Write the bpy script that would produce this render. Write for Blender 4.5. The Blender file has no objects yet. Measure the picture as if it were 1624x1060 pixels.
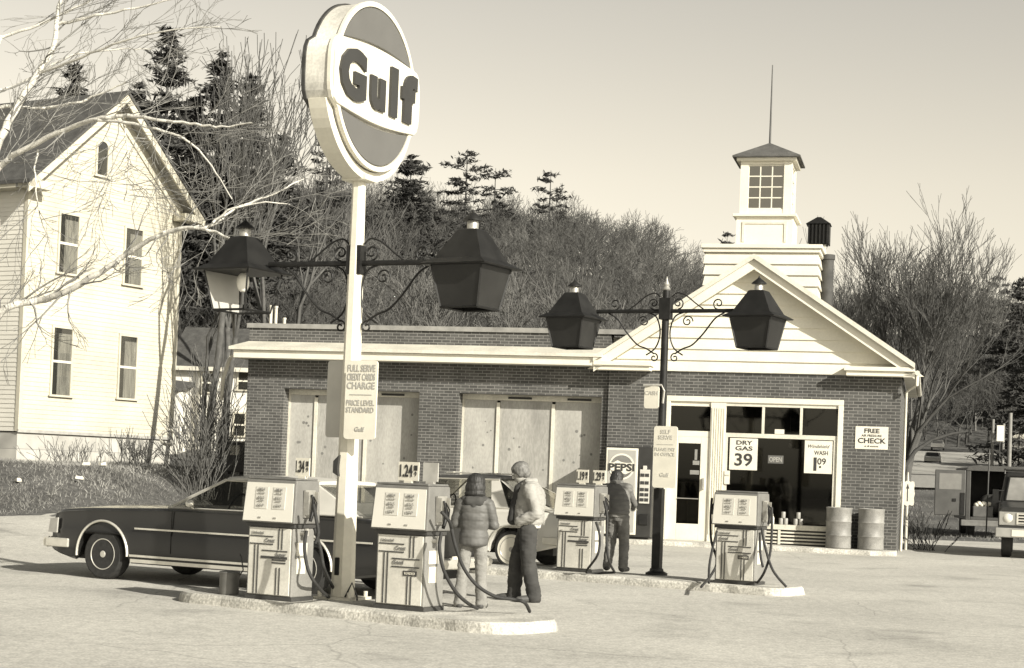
import bpy, bmesh, math, random
import numpy as np
from mathutils import Vector, Matrix, noise, Euler
R = math.radians
random.seed(7)
scene = bpy.context.scene
COL = scene.collection

# ------------------------------------------------------------------ camera
FPX, CAMH, PITCH, ROLL, HOR = 2700.0, 1.65, R(1.5), .038, 745.0
PY0 = HOR - FPX * math.tan(PITCH)
Fv = Vector((0, math.cos(PITCH), math.sin(PITCH)))
_R0 = Vector((1, 0, 0)); _U0 = Vector((0, -math.sin(PITCH), math.cos(PITCH)))
Rv = math.cos(ROLL) * _R0 + math.sin(ROLL) * _U0
Uv = -math.sin(ROLL) * _R0 + math.cos(ROLL) * _U0
CP = Vector((0, 0, CAMH))
cam = bpy.data.cameras.new("camera"); camo = bpy.data.objects.new("camera", cam); COL.objects.link(camo)
cam.sensor_fit = 'HORIZONTAL'; cam.sensor_width = 36; cam.lens = FPX / 1624 * 36
cam.shift_y = (PY0 - 530) / 1624
cam.clip_start = .1; cam.clip_end = 3000
mw = Matrix((Rv, Uv, -Fv)).transposed().to_4x4(); mw.translation = CP
camo.matrix_world = mw
scene.camera = camo


def ray(u, v): return Fv + Rv * ((u - 812) / FPX) + Uv * ((PY0 - v) / FPX)
def gr(u, v, z=0.0):
    d = ray(u, v); return CP + d * ((z - CAMH) / d.z)
def at(u, v, Y):
    d = ray(u, v); return CP + d * (Y / d.y)


# ------------------------------------------------------------------ light
SUN_EL = R(27); sx, sy = .67, -.742
sdir = Vector((sx * math.cos(SUN_EL), sy * math.cos(SUN_EL), math.sin(SUN_EL)))
sl = bpy.data.lights.new("sun", 'SUN'); slo = bpy.data.objects.new("sun", sl); COL.objects.link(slo)
sl.energy = 4.7; sl.angle = R(.6); sl.color = (1, .95, .84)
slo.rotation_euler = sdir.to_track_quat('Z', 'Y').to_euler(); slo.location = (20, -20, 40)
world = bpy.data.worlds.new("World"); scene.world = world; world.use_nodes = True
nt = world.node_tree; nt.nodes.clear()
wo = nt.nodes.new('ShaderNodeOutputWorld'); bg = nt.nodes.new('ShaderNodeBackground')
sky = nt.nodes.new('ShaderNodeTexSky'); sky.sky_type = 'NISHITA'; sky.sun_disc = False
sky.sun_elevation = SUN_EL; sky.sun_rotation = math.atan2(sx, sy); sky.dust_density = 1.5
bw = nt.nodes.new('ShaderNodeRGBToBW'); tc = nt.nodes.new('ShaderNodeTexCoord'); sp = nt.nodes.new('ShaderNodeSeparateXYZ')
rp = nt.nodes.new('ShaderNodeValToRGB'); mx = nt.nodes.new('ShaderNodeMix'); mx.data_type = 'RGBA'; mx.blend_type = 'MULTIPLY'
mx.inputs['Factor'].default_value = 1
nt.links.new(sky.outputs[0], bw.inputs[0]); nt.links.new(tc.outputs['Generated'], sp.inputs[0])
nt.links.new(sp.outputs['Z'], rp.inputs[0])
cr = rp.color_ramp; cr.elements[0].position = 0; cr.elements[0].color = (.80, .74, .60, 1)
cr.elements[1].position = 1; cr.elements[1].color = (.26, .26, .25, 1)
for p_, c_ in ((.08, (.88, .815, .665, 1)), (.17, (.92, .855, .71, 1)), (.27, (.86, .815, .715, 1)), (.42, (.42, .42, .40, 1))):
    e = cr.elements.new(p_); e.color = c_
nt.links.new(bw.outputs[0], mx.inputs['A']); nt.links.new(rp.outputs[0], mx.inputs['B'])
nt.links.new(mx.outputs['Result'], bg.inputs[0]); nt.links.new(bg.outputs[0], wo.inputs[0])
bg.inputs[1].default_value = .15; sky.air_density = 1.0
scene.view_settings.view_transform = 'Standard'; scene.view_settings.look = 'None'
scene.view_settings.exposure = .72; scene.view_settings.gamma = 1


# ------------------------------------------------------------------ materials
def c(v, w=1.0):
    w *= .45 + .4 * min(1, v / .6)
    return (v, v * (1 - .036 * w), v * (1 - .15 * w), 1)
MATS = {}
def M(name, v, rough=.6, var=.15, scale=6, bump=0.0, metal=0, spec=.5, fine=0.0, w=1.0, stretch=None):
    if name in MATS: return MATS[name]
    m = bpy.data.materials.new(name); m.use_nodes = True; t = m.node_tree; b = t.nodes['Principled BSDF']
    b.inputs['Roughness'].default_value = rough; b.inputs['Metallic'].default_value = metal
    b.inputs['Specular IOR Level'].default_value = spec
    col = c(v, w)
    tcn = t.nodes.new('ShaderNodeTexCoord'); mp = t.nodes.new('ShaderNodeMapping')
    t.links.new(tcn.outputs['Object'], mp.inputs[0])
    if stretch: mp.inputs['Scale'].default_value = stretch
    n = t.nodes.new('ShaderNodeTexNoise'); n.inputs['Scale'].default_value = scale; n.inputs['Detail'].default_value = 6
    t.links.new(mp.outputs[0], n.inputs['Vector'])
    r = t.nodes.new('ShaderNodeValToRGB'); r.color_ramp.elements[0].position = .3; r.color_ramp.elements[1].position = .7
    r.color_ramp.elements[0].color = tuple(x * (1 - var) for x in col[:3]) + (1,)
    r.color_ramp.elements[1].color = tuple(min(1, x * (1 + var)) for x in col[:3]) + (1,)
    t.links.new(n.outputs['Fac'], r.inputs[0]); out = r.outputs[0]
    n2 = None
    if fine:
        n2 = t.nodes.new('ShaderNodeTexNoise'); n2.inputs['Scale'].default_value = scale * 14; n2.inputs['Detail'].default_value = 3
        t.links.new(mp.outputs[0], n2.inputs['Vector'])
        r2 = t.nodes.new('ShaderNodeValToRGB'); r2.color_ramp.elements[0].position = .35; r2.color_ramp.elements[1].position = .65
        r2.color_ramp.elements[0].color = (1 - fine,) * 3 + (1,); r2.color_ramp.elements[1].color = (1,) * 4
        mm = t.nodes.new('ShaderNodeMix'); mm.data_type = 'RGBA'; mm.blend_type = 'MULTIPLY'; mm.inputs['Factor'].default_value = 1
        t.links.new(n2.outputs['Fac'], r2.inputs[0]); t.links.new(out, mm.inputs['A']); t.links.new(r2.outputs[0], mm.inputs['B'])
        out = mm.outputs['Result']
    t.links.new(out, b.inputs['Base Color'])
    if bump:
        bp = t.nodes.new('ShaderNodeBump'); bp.inputs['Strength'].default_value = bump; bp.inputs['Distance'].default_value = .02
        t.links.new((n2 or n).outputs['Fac'], bp.inputs['Height']); t.links.new(bp.outputs[0], b.inputs['Normal'])
    MATS[name] = m; return m


def brick_mat(name, v1, v2, mort, bw_=.215, bh=.074):
    m = bpy.data.materials.new(name); m.use_nodes = True; t = m.node_tree; b = t.nodes['Principled BSDF']
    b.inputs['Roughness'].default_value = .85
    tcn = t.nodes.new('ShaderNodeTexCoord'); s = t.nodes.new('ShaderNodeSeparateXYZ'); cb = t.nodes.new('ShaderNodeCombineXYZ')
    ad = t.nodes.new('ShaderNodeMath'); ad.operation = 'ADD'
    t.links.new(tcn.outputs['Object'], s.inputs[0]); t.links.new(s.outputs['X'], ad.inputs[0]); t.links.new(s.outputs['Y'], ad.inputs[1])
    t.links.new(ad.outputs[0], cb.inputs['X']); t.links.new(s.outputs['Z'], cb.inputs['Y'])
    br = t.nodes.new('ShaderNodeTexBrick'); br.inputs['Scale'].default_value = 1; br.inputs['Brick Width'].default_value = bw_
    br.inputs['Row Height'].default_value = bh; br.inputs['Mortar Size'].default_value = .008; br.inputs['Mortar Smooth'].default_value = .3
    br.inputs['Color1'].default_value = c(v1); br.inputs['Color2'].default_value = c(v2); br.inputs['Mortar'].default_value = c(mort)
    br.inputs['Bias'].default_value = -.2
    t.links.new(cb.outputs[0], br.inputs['Vector'])
    n = t.nodes.new('ShaderNodeTexNoise'); n.inputs['Scale'].default_value = 1.3; n.inputs['Detail'].default_value = 8
    t.links.new(tcn.outputs['Object'], n.inputs['Vector'])
    r = t.nodes.new('ShaderNodeValToRGB'); r.color_ramp.elements[0].position = .3; r.color_ramp.elements[1].position = .7
    r.color_ramp.elements[0].color = (.78, .78, .78, 1); r.color_ramp.elements[1].color = (1.18, 1.18, 1.18, 1)
    mm = t.nodes.new('ShaderNodeMix'); mm.data_type = 'RGBA'; mm.blend_type = 'MULTIPLY'; mm.inputs['Factor'].default_value = 1
    t.links.new(n.outputs['Fac'], r.inputs[0]); t.links.new(br.outputs['Color'], mm.inputs['A']); t.links.new(r.outputs[0], mm.inputs['B'])
    t.links.new(mm.outputs['Result'], b.inputs['Base Color'])
    bp = t.nodes.new('ShaderNodeBump'); bp.inputs['Strength'].default_value = .5; bp.inputs['Distance'].default_value = -.01
    t.links.new(br.outputs['Fac'], bp.inputs['Height']); t.links.new(bp.outputs[0], b.inputs['Normal'])
    return m


def glass_mat(name, alpha=.75, tint=.5, rough=.03):
    m = bpy.data.materials.new(name); m.use_nodes = True; t = m.node_tree; t.nodes.clear()
    o = t.nodes.new('ShaderNodeOutputMaterial'); tr = t.nodes.new('ShaderNodeBsdfTransparent'); gl = t.nodes.new('ShaderNodeBsdfGlossy')
    tr.inputs[0].default_value = (tint, tint, tint * .98, 1); gl.inputs[0].default_value = c(.9); gl.inputs['Roughness'].default_value = rough
    fr = t.nodes.new('ShaderNodeFresnel'); fr.inputs[0].default_value = 1.5
    ad = t.nodes.new('ShaderNodeMath'); ad.operation = 'MULTIPLY_ADD'; ad.inputs[1].default_value = 1.0; ad.inputs[2].default_value = 1 - alpha
    ge = t.nodes.new('ShaderNodeNewGeometry'); su = t.nodes.new('ShaderNodeMath'); su.operation = 'SUBTRACT'; su.inputs[0].default_value = 1
    t.links.new(ge.outputs['Backfacing'], su.inputs[1]); mu = t.nodes.new('ShaderNodeMath'); mu.operation = 'MULTIPLY'
    t.links.new(fr.outputs[0], mu.inputs[0]); t.links.new(su.outputs[0], mu.inputs[1]); t.links.new(mu.outputs[0], ad.inputs[0])
    mi = t.nodes.new('ShaderNodeMixShader'); t.links.new(ad.outputs[0], mi.inputs[0]); t.links.new(tr.outputs[0], mi.inputs[1])
    t.links.new(gl.outputs[0], mi.inputs[2]); t.links.new(mi.outputs[0], o.inputs[0]); return m


# asphalt with patches, cracks and faded tyre tracks
def asphalt_mat(name, v):
    m = M(name, v, rough=.9, var=.13, scale=.35, bump=.25, fine=.0)
    t = m.node_tree; b = t.nodes['Principled BSDF']; src = b.inputs['Base Color'].links[0].from_socket
    tcn = [n for n in t.nodes if n.type == 'TEX_COORD'][0]
    def mul(src, fac_out, lo, hi, p0, p1):
        r = t.nodes.new('ShaderNodeValToRGB'); r.color_ramp.elements[0].position = p0; r.color_ramp.elements[1].position = p1
        r.color_ramp.elements[0].color = (lo,) * 3 + (1,); r.color_ramp.elements[1].color = (hi,) * 3 + (1,)
        mm = t.nodes.new('ShaderNodeMix'); mm.data_type = 'RGBA'; mm.blend_type = 'MULTIPLY'; mm.inputs['Factor'].default_value = 1
        t.links.new(fac_out, r.inputs[0]); t.links.new(src, mm.inputs['A']); t.links.new(r.outputs[0], mm.inputs['B']); return mm.outputs['Result']
    n = t.nodes.new('ShaderNodeTexNoise'); n.inputs['Scale'].default_value = 40; n.inputs['Detail'].default_value = 4
    t.links.new(tcn.outputs['Object'], n.inputs['Vector']); src = mul(src, n.outputs['Fac'], .74, 1.08, .36, .6)
    n5 = t.nodes.new('ShaderNodeTexNoise'); n5.inputs['Scale'].default_value = 9; n5.inputs['Detail'].default_value = 5
    t.links.new(tcn.outputs['Object'], n5.inputs['Vector']); src = mul(src, n5.outputs['Fac'], .86, 1.08, .35, .65)
    nd = t.nodes.new('ShaderNodeTexNoise'); nd.inputs['Scale'].default_value = 1.2; nd.inputs['Detail'].default_value = 6
    t.links.new(tcn.outputs['Object'], nd.inputs['Vector'])
    mxn = t.nodes.new('ShaderNodeMix'); mxn.data_type = 'RGBA'; mxn.inputs['Factor'].default_value = .25
    t.links.new(tcn.outputs['Object'], mxn.inputs['A']); t.links.new(nd.outputs['Color'], mxn.inputs['B'])
    vo = t.nodes.new('ShaderNodeTexVoronoi'); vo.feature = 'DISTANCE_TO_EDGE'; vo.inputs['Scale'].default_value = .33
    t.links.new(mxn.outputs['Result'], vo.inputs['Vector']); src = mul(src, vo.outputs['Distance'], .7, 1.0, .0, .004)
    n6 = t.nodes.new('ShaderNodeTexNoise'); n6.inputs['Scale'].default_value = .8; n6.inputs['Detail'].default_value = 4
    t.links.new(tcn.outputs['Object'], n6.inputs['Vector']); src = mul(src, n6.outputs['Fac'], .78, 1.0, .30, .44)
    v2_ = t.nodes.new('ShaderNodeTexVoronoi'); v2_.inputs['Scale'].default_value = .55; t.links.new(mxn.outputs['Result'], v2_.inputs['Vector']); src = mul(src, v2_.outputs['Distance'], .66, 1.0, .03, .17)
    t.links.new(src, b.inputs['Base Color']); return m


# ------------------------------------------------------------------ mesh builder
class MB:
    def __init__(s): s.v = []; s.f = []; s.M = Matrix.Identity(4)
    def add(s, vs, fs):
        o = len(s.v); s.v += [tuple(s.M @ Vector(p)) for p in vs]; s.f += [tuple(i + o for i in f) for f in fs]
    def box(s, x0, x1, y0, y1, z0, z1):
        s.add([(x0, y0, z0), (x1, y0, z0), (x1, y1, z0), (x0, y1, z0), (x0, y0, z1), (x1, y0, z1), (x1, y1, z1), (x0, y1, z1)],
              [(0, 3, 2, 1), (4, 5, 6, 7), (0, 1, 5, 4), (1, 2, 6, 5), (2, 3, 7, 6), (3, 0, 4, 7)])
    def hexa(s, p):  # 8 points bottom loop then top loop
        s.add(p, [(0, 3, 2, 1), (4, 5, 6, 7), (0, 1, 5, 4), (1, 2, 6, 5), (2, 3, 7, 6), (3, 0, 4, 7)])
    def prism(s, poly, y0, y1):  # polygon in xz, extruded along y
        n = len(poly)
        s.add([(x, y0, z) for x, z in poly] + [(x, y1, z) for x, z in poly],
              [tuple(range(n)), tuple(range(2 * n - 1, n - 1, -1))] + [(i, i + n, (i + 1) % n + n, (i + 1) % n) for i in range(n)])
    def prism_z(s, poly, z0, z1):
        n = len(poly)
        s.add([(x, y, z0) for x, y in poly] + [(x, y, z1) for x, y in poly],
              [tuple(range(n - 1, -1, -1)), tuple(range(n, 2 * n))] + [(i, (i + 1) % n, (i + 1) % n + n, i + n) for i in range(n)])
    def loft(s, rings, cap=True, closed=True):
        n = len(rings[0]); vs = [p for r_ in rings for p in r_]; fs = []
        for k in range(len(rings) - 1):
            for i in range(n if closed else n - 1):
                j = (i + 1) % n; fs.append((k * n + i, k * n + j, (k + 1) * n + j, (k + 1) * n + i))
        if cap: fs.append(tuple(range(n - 1, -1, -1))); fs.append(tuple(range((len(rings) - 1) * n, len(rings) * n)))
        s.add(vs, fs)
    def tube(s, pts, r, n=8, cap=True):
        pts = [Vector(p) for p in pts]; rs = r if isinstance(r, (list, tuple)) else [r] * len(pts); rings = []; up = None
        for i, p in enumerate(pts):
            d = (pts[min(i + 1, len(pts) - 1)] - pts[max(i - 1, 0)]).normalized()
            if up is None: up = Vector((0, 0, 1)) if abs(d.z) < .9 else Vector((1, 0, 0))
            a = d.cross(up).normalized(); b = a.cross(d).normalized(); up = b
            rings.append([tuple(p + a * math.cos(t) * rs[i] + b * math.sin(t) * rs[i]) for t in [2 * math.pi * k / n for k in range(n)]])
        s.loft(rings, cap)
    def cyl(s, p0, p1, r0, r1=None, n=16): s.tube([p0, p1], [r0, r0 if r1 is None else r1], n)
    def lathe(s, prof, n=24, o=(0, 0, 0)):
        s.loft([[(o[0] + r_ * math.cos(2 * math.pi * k / n), o[1] + r_ * math.sin(2 * math.pi * k / n), o[2] + z) for k in range(n)] for r_, z in prof])
    def lathe_y(s, prof, n=28, o=(0, 0, 0)):  # axis along y: prof of (r, y)
        s.loft([[(o[0] + r_ * math.cos(2 * math.pi * k / n), o[1] + y, o[2] + r_ * math.sin(2 * math.pi * k / n)) for k in range(n)] for r_, y in prof])
    def ell(s, o, rx, ry, rz, n=14, m=9):
        rings = []
        for i in range(1, m):
            t = math.pi * i / m - math.pi / 2
            rings.append([(o[0] + rx * math.cos(t) * math.cos(2 * math.pi * k / n), o[1] + ry * math.cos(t) * math.sin(2 * math.pi * k / n), o[2] + rz * math.sin(t)) for k in range(n)])
        s.loft(rings)
    def text(s, body, x, z, h, y=0, sx=1.0, bold=0.0, ext=.002, shear=0, align='CENTER', maxw=None):
        cu = bpy.data.curves.new('t', 'FONT'); cu.body = body; cu.size = h / .7; cu.align_x = align; cu.offset = bold * h
        cu.extrude = ext; cu.shear = shear; cu.resolution_u = 3
        ob = bpy.data.objects.new('t', cu); COL.objects.link(ob); dg = bpy.context.evaluated_depsgraph_get()
        me = bpy.data.meshes.new_from_object(ob.evaluated_get(dg))
        xs = [v.co.x for v in me.vertices]
        if maxw and xs: sx = min(sx, maxw / (max(xs) - min(xs)))
        vs = [(x + v.co.x * sx, y - v.co.z, z + v.co.y) for v in me.vertices]
        s.add(vs, [tuple(p.vertices) for p in me.polygons])
        bpy.data.objects.remove(ob); bpy.data.curves.remove(cu); bpy.data.meshes.remove(me)
    def build(s, name, mat, parent=None, smooth=0, bevel=0, sub=0):
        me = bpy.data.meshes.new(name); me.from_pydata(s.v, [], s.f); me.update()
        bm = bmesh.new(); bm.from_mesh(me); bmesh.ops.recalc_face_normals(bm, faces=bm.faces); bm.to_mesh(me); bm.free()
        if smooth:
            me.shade_smooth(); me.set_sharp_from_angle(angle=R(smooth))
        me.materials.append(mat); o = bpy.data.objects.new(name, me); COL.objects.link(o)
        if parent: o.parent = parent
        if bevel:
            b = o.modifiers.new('bevel', 'BEVEL'); b.width = bevel; b.segments = 2; b.limit_method = 'ANGLE'; b.angle_limit = R(40)
        if sub: q = o.modifiers.new('sub', 'SUBSURF'); q.levels = sub; q.render_levels = sub
        return o


def tag(o, label=None, cat=None, group=None, kind=None):
    if label: o['label'] = label
    if cat: o['category'] = cat
    if group: o['group'] = group
    if kind: o['kind'] = kind
    return o
def empty(name, loc, rz, label, cat, group=None):
    o = bpy.data.objects.new(name, None); COL.objects.link(o); o.location = loc; o.rotation_euler = (0, 0, rz)
    o.empty_display_size = .2; return tag(o, label, cat, group)
def one(mb, name, mat, label, cat, group=None, **k): return tag(mb.build(name, mat, **k), label, cat, group)
def local(o, p):  # world point to thing frame
    m = Matrix.Translation(o.location) @ o.rotation_euler.to_matrix().to_4x4(); return m.inverted() @ Vector(p)
def copy_tree(o, parent=None):
    q = o.copy(); COL.objects.link(q); q.parent = parent
    for ch in list(o.children): copy_tree(ch, q)
    return q


# ------------------------------------------------------------------ material table
white = M('white_paint', .68, .55, .07, 1.6, fine=.06, w=1.5); white2 = M('aged_white_paint', .60, .6, .14, 1.5, fine=.14, w=1.4)
cream = M('house_paint', .52, .7, .12, .7, fine=.08, w=1.9); greypaint = M('grey_paint', .30, .5, .12, 5)
black = M('black_iron', .014, .5, .3, 10, spec=.3); darkmetal = M('dark_metal', .045, .5, .3, 8); rubber = M('rubber', .022, .75, .3, 20)
chrome = M('chrome', .70, .28, .08, 10, metal=.55); steel = M('galvanised_steel', .42, .45, .2, 12, metal=.6)
cement = M('concrete', .46, .9, .18, 2.5, .3, fine=.22); cement_edge = M('worn_painted_kerb', .56, .9, .3, 2.4, .4, fine=.4)
roofm = M('asphalt_shingle', .11, .9, .25, 5, .3, fine=.4); roofdark = M('dark_shingle', .085, .9, .3, 4, .3, fine=.5)
brick = brick_mat('red_brick', .052, .092, .20); stone = M('foundation_stone', .42, .9, .25, 1.4, .4, fine=.3)
ply = M('plywood_panel', .37, .8, .16, 2.2, fine=.16, stretch=(1, 1, .35)); ply2 = M('plywood_panel_weathered', .33, .8, .18, 2.0, fine=.2, stretch=(1, 1, .3))
inkm = M('black_ink', .03, .6, .1, 5); greyink = M('faded_ink', .36, .6, .1, 5); greyink2 = M('grey_ink', .16, .6, .2, 5)
paper = M('white_card', .64, .6, .08, 4, w=1.4); bluegrey = M('sign_orange_in_grey', .115, .35, .05, 3); navy = M('sign_lettering', .035, .45, .1, 3)
glass = glass_mat('window_glass', .86, .55); carglass = glass_mat('car_glass', 1.0, .80); dglass = glass_mat('dark_glass', .985, .30)
frost = M('frosted_glass', .42, .35, .06, 4); lampglass = M('smoked_lamp_glass', .020, .3, .25, 3, spec=.4)
bark = M('grey_bark', .08, .9, .3, 6, .3); barkdark = M('dark_bark', .05, .9, .3, 6); birch = M('white_bark', .62, .85, .3, 3.5, .3, fine=.3)
needle = M('pine_needles', .045, .9, .5, 3); 

# ------------------------------------------------------------------ terrain
def ss(a, b, x):
    t = max(0, min(1, (x - a) / (b - a))); return t * t * (3 - 2 * t)
def right_rise(x, y):
    return max(0, .05 * (min(y, 165) - 62)) + 17 * ss(160, 235, y)
RX = [-90, -57, -38, -25, -10, 0, 13, 21.7, 28, 36, 57, 90]; RZ = [20, 21, 22, 23.5, 22.7, 23.6, 22.3, 17.3, 11.5, 11, 11.5, 13]
def hgt(x, y):
    a = ss(-5.5, -9.5, x); z = a * .034 * max(0, min(y, 36) - 25)
    ye = 34 if x < -10.2 else (34 + (x + 10.2) * 2.8)
    if y > ye: z += (ss(-6.6, -8.2, x)) * 1.0 * ss(ye, ye + 10, y)
    if y > 62:
        t = ss(62, 190, y); za = float(np.interp(x * 190 / max(y, 100), RX, RZ)) * t; w_ = ss(.14, .20, x / y); z += za * (1 - w_) + right_rise(x, y) * w_
    if y > 190: z += 0
    n_ = noise.noise(Vector((x * .22, y * .22, 3))) * .14 * max(ss(-8.6, -11, x) * ss(ye, ye + 3, y), ss(48, 60, y))
    return z + n_
xs = sorted(set([-1200, -700, -400, -250, -160, -120, -90] + list(np.arange(-75, 90, 1.5)) + [ 90, 120, 160, 250, 400, 700, 1200]))
ys = sorted(set([-300, -150, -80, -40, -20] + list(np.arange(-8, 24, 4)) + list(np.arange(24, 64, 1.0)) + list(np.arange(64, 260, 4.)) + [260, 330, 450, 700, 1300, 2000]))
g = MB(); W = len(xs)
g.v = [(x, y, hgt(x, y)) for y in ys for x in xs]
g.f = [(j * W + i, j * W + i + 1, (j + 1) * W + i + 1, (j + 1) * W + i) for j in range(len(ys) - 1) for i in range(W - 1)]
earth = M('winter_earth', .10, .95, .4, .5, .5, fine=.5)
tag(g.build('ground', earth, smooth=60), kind='structure')
asph = asphalt_mat('sunlit_asphalt', .50)
def yfar(x): return 34 if x < -10.2 else (34 + (x + 10.2) * 2.8 if x < -7 else (44 if x < 10 else 52))
g = MB(); xs2 = sorted(list(np.arange(-60, -12, 4)) + list(np.arange(-12, 12, .5)) + list(np.arange(12, 61, 4))); NR = 60
for j in range(NR + 1):
    for x in xs2:
        y = -15 + (yfar(x) + 15 + .35 * noise.noise(Vector((x * 1.3, 0, 0)))) * j / NR
        g.v.append((x, y, hgt(x, y) + .006 if y < 62 else hgt(x, y)))
W = len(xs2); g.f = [(j * W + i, j * W + i + 1, (j + 1) * W + i + 1, (j + 1) * W + i) for j in range(NR) for i in range(W - 1)]
tag(g.build('pavement', asph, smooth=60), kind='structure')
# country road climbing away on the right
g = MB(); cl = [(20.6, 90), (22, 95), (27, 110), (32, 125), (37, 140), (41, 158)]
pts = [];
for i in range(len(cl) - 1):
    for k in range(6):
        t = k / 6; pts.append((cl[i][0] * (1 - t) + cl[i + 1][0] * t, cl[i][1] * (1 - t) + cl[i + 1][1] * t))
for i, (x, y) in enumerate(pts):
    for q in range(-3, 4): g.v.append((x + q * 1.35, y, hgt(x + q * 1.35, y) + .12))
g.f = [(i * 7 + q, i * 7 + q + 1, (i + 1) * 7 + q + 1, (i + 1) * 7 + q) for i in range(len(pts) - 1) for q in range(6)]
tag(g.build('road', M('road_surface', .36, .9, .12, .3, fine=.1), smooth=60), kind='structure')

# ------------------------------------------------------------------ station frame
ST = gr(1421, 873, .12); ST.z = 0; SA = R(-13.8)
SM = Matrix.Translation(ST) @ Matrix.Rotation(SA, 4, 'Z')
def st_obj(name, x, y, z, label, cat, group=None, rz=0):
    return empty(name, SM @ Vector((x, y, z)), SA + rz, label, cat, group)
sw = MB(); sw.prism_z([(-6.9, -1.0), (-.55, -1.0), (.02, -.75), (.02, 0), (-6.9, 0)], 0, .12)
s_o = sw.build('sidewalk', cement_edge, bevel=.02); s_o.matrix_world = SM; tag(s_o, kind='structure')

# pump islands
def island(name, pts):
    m = MB(); n = len(pts); mid = Vector((sum(p[0] for p in pts) / n, sum(p[1] for p in pts) / n))
    def inset(d): return [tuple(Vector(p) + (mid - Vector(p)).normalized() * d) for p in pts]
    r0 = [(p[0], p[1], 0) for p in pts]; r1 = [(p[0], p[1], .09) for p in inset(.02)]; r2 = [(p[0], p[1], .12) for p in inset(.05)]
    m.loft([r0, r1, r2], cap=False); m.add(r2, [tuple(range(n))])
    return tag(m.build(name, cement_edge), kind='structure')
def strip_poly(a, b, w, rnd=.5, seg=6):  # front edge from a (left) to b (right), width w backwards, rounded right and left ends
    a = Vector(a); b = Vector(b); d = (b - a).normalized(); nrm = Vector((-d.y, d.x)); out = []
    def arc(cn, r_, a0, a1):
        for k in range(seg + 1):
            t = a0 + (a1 - a0) * k / seg; out.append(tuple(cn + d * (r_ * math.cos(t)) + nrm * (r_ * math.sin(t))))
    arc(b - d * rnd + nrm * rnd, rnd, -math.pi / 2, 0); arc(b - d * rnd + nrm * (w - rnd), rnd, 0, math.pi / 2)
    arc(a + d * rnd + nrm * (w - rnd), rnd, math.pi / 2, math.pi); arc(a + d * rnd + nrm * rnd, rnd, math.pi, 1.5 * math.pi)
    # subdivide the long front edge with a slightly worn wobble
    res = []
    for i, p in enumerate(out):
        q = out[(i + 1) % len(out)]; p_ = Vector(p); q_ = Vector(q); L = (q_ - p_).length; k = max(1, int(L / .15))
        for t in range(k):
            z = p_.lerp(q_, t / k); z = z + Vector((noise.noise(Vector((z.x * 3, z.y * 3, 0))), noise.noise(Vector((z.x * 3, z.y * 3, 9))))) * .03; res.append(tuple(z))
    return res
A1 = gr(256, 953); B1 = gr(812, 1012)
island('pump_island', strip_poly((A1.x, A1.y), (B1.x - .05, B1.y + .06), 1.25, .45))
A2 = gr(862, 919); B2 = gr(1277, 951)
island('rear_pump_island', strip_poly((A2.x - 1.3, A2.y + .8), (B2.x - .30, B2.y + .18), 1.15, .35))

# ================================================================== GAS STATION
gs = empty('gas_station', ST, SA, 'red brick gas station with white gable, cupola and two boarded garage bays', 'building')
L0, L1 = -16.3, -6.9     # garage wing
GY = .10
w = MB()
w.box(-6.9, -5.47, 0, .25, .0, 4.15); w.box(-1.3, 0, 0, .25, 0, 4.15); w.box(-5.47, -1.3, 0, .25, 3.57, 4.15)   # front wall round the shopfront
w.box(-.25, 0, .25, 9, 0, 4.15); w.box(-6.9, -6.65, .25, 9, 0, 4.15); w.box(-6.65, -.25, 8.75, 9, 0, 4.15)
w.build('brick_wall', brick, gs)
w = MB(); top = 5.02
w.box(-16.3, -15.3, GY, GY + .4, 0, top); w.box(-11.7, -10.68, GY, GY + .4, 0, top); w.box(-7.08, -6.9, GY, GY + .4, 0, top)
w.box(-15.3, -11.7, GY, GY + .4, 3.5, top); w.box(-10.68, -7.08, GY, GY + .4, 3.5, top)
w.box(-16.3, -16.05, GY + .4, 9, 0, top); w.box(-16.05, -6.9, 8.7, 9, 0, top)
w.build('garage_wall', brick, gs)
w = MB(); w.box(-16.36, -5.6, GY - .05, GY + .45, 5.022, 5.14); w.build('parapet_coping', M('coping', .24, .8, .2, 4), gs)
w = MB(); w.box(-16.04, -6.9, GY + .45, 8.7, 4.7, 4.8); w.build('flat_roof', roofm, gs)
w = MB(); w.box(-7.6, -6.6, .42, .6, 4.6, 4.98); w.build('parapet_end', white2, gs)
for (x, h) in ((-16.0, 5.62), (-15.86, 5.60), (-15.62, 5.3)):
    v = MB(); v.cyl((x, .75, 4.8), (x, .75, h), .04); v.cyl((x, .75, h), (x, .75, h + .05), .05); v.build('vent_pipe', white2, gs, smooth=40)
# eave cornice of the wing: fascia + sloped top + moulding
w = MB(); w.prism([(-16.5, 4.22), (-7.0, 4.22), (-7.0, 4.42), (-16.5, 4.42)], -.42, GY - .004)
w.build('fascia', white, gs, bevel=.01)
w = MB(); w.hexa([(-16.6, -.5, 4.424), (-7.0, -.5, 4.424), (-7.0, GY - .004, 4.424), (-16.6, GY - .004, 4.424),
                  (-16.6, -.5, 4.50), (-7.0, -.5, 4.50), (-7.0, GY - .01, 4.68), (-16.3, GY - .01, 4.68)])
w.build('cornice', white2, gs)
w = MB(); w.box(-16.5, -16.305, GY, 8.9, 4.22, 4.42); w.build('side_fascia', white, gs)
w = MB(); w.tube([(-16.6, -.3, 4.25), (-16.75, -.1, 4.15), (-17.1, .4, 3.7), (-17.3, .8, 3.2)], .05, 8); w.build('gutter_pipe', white2, gs, smooth=60)
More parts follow.
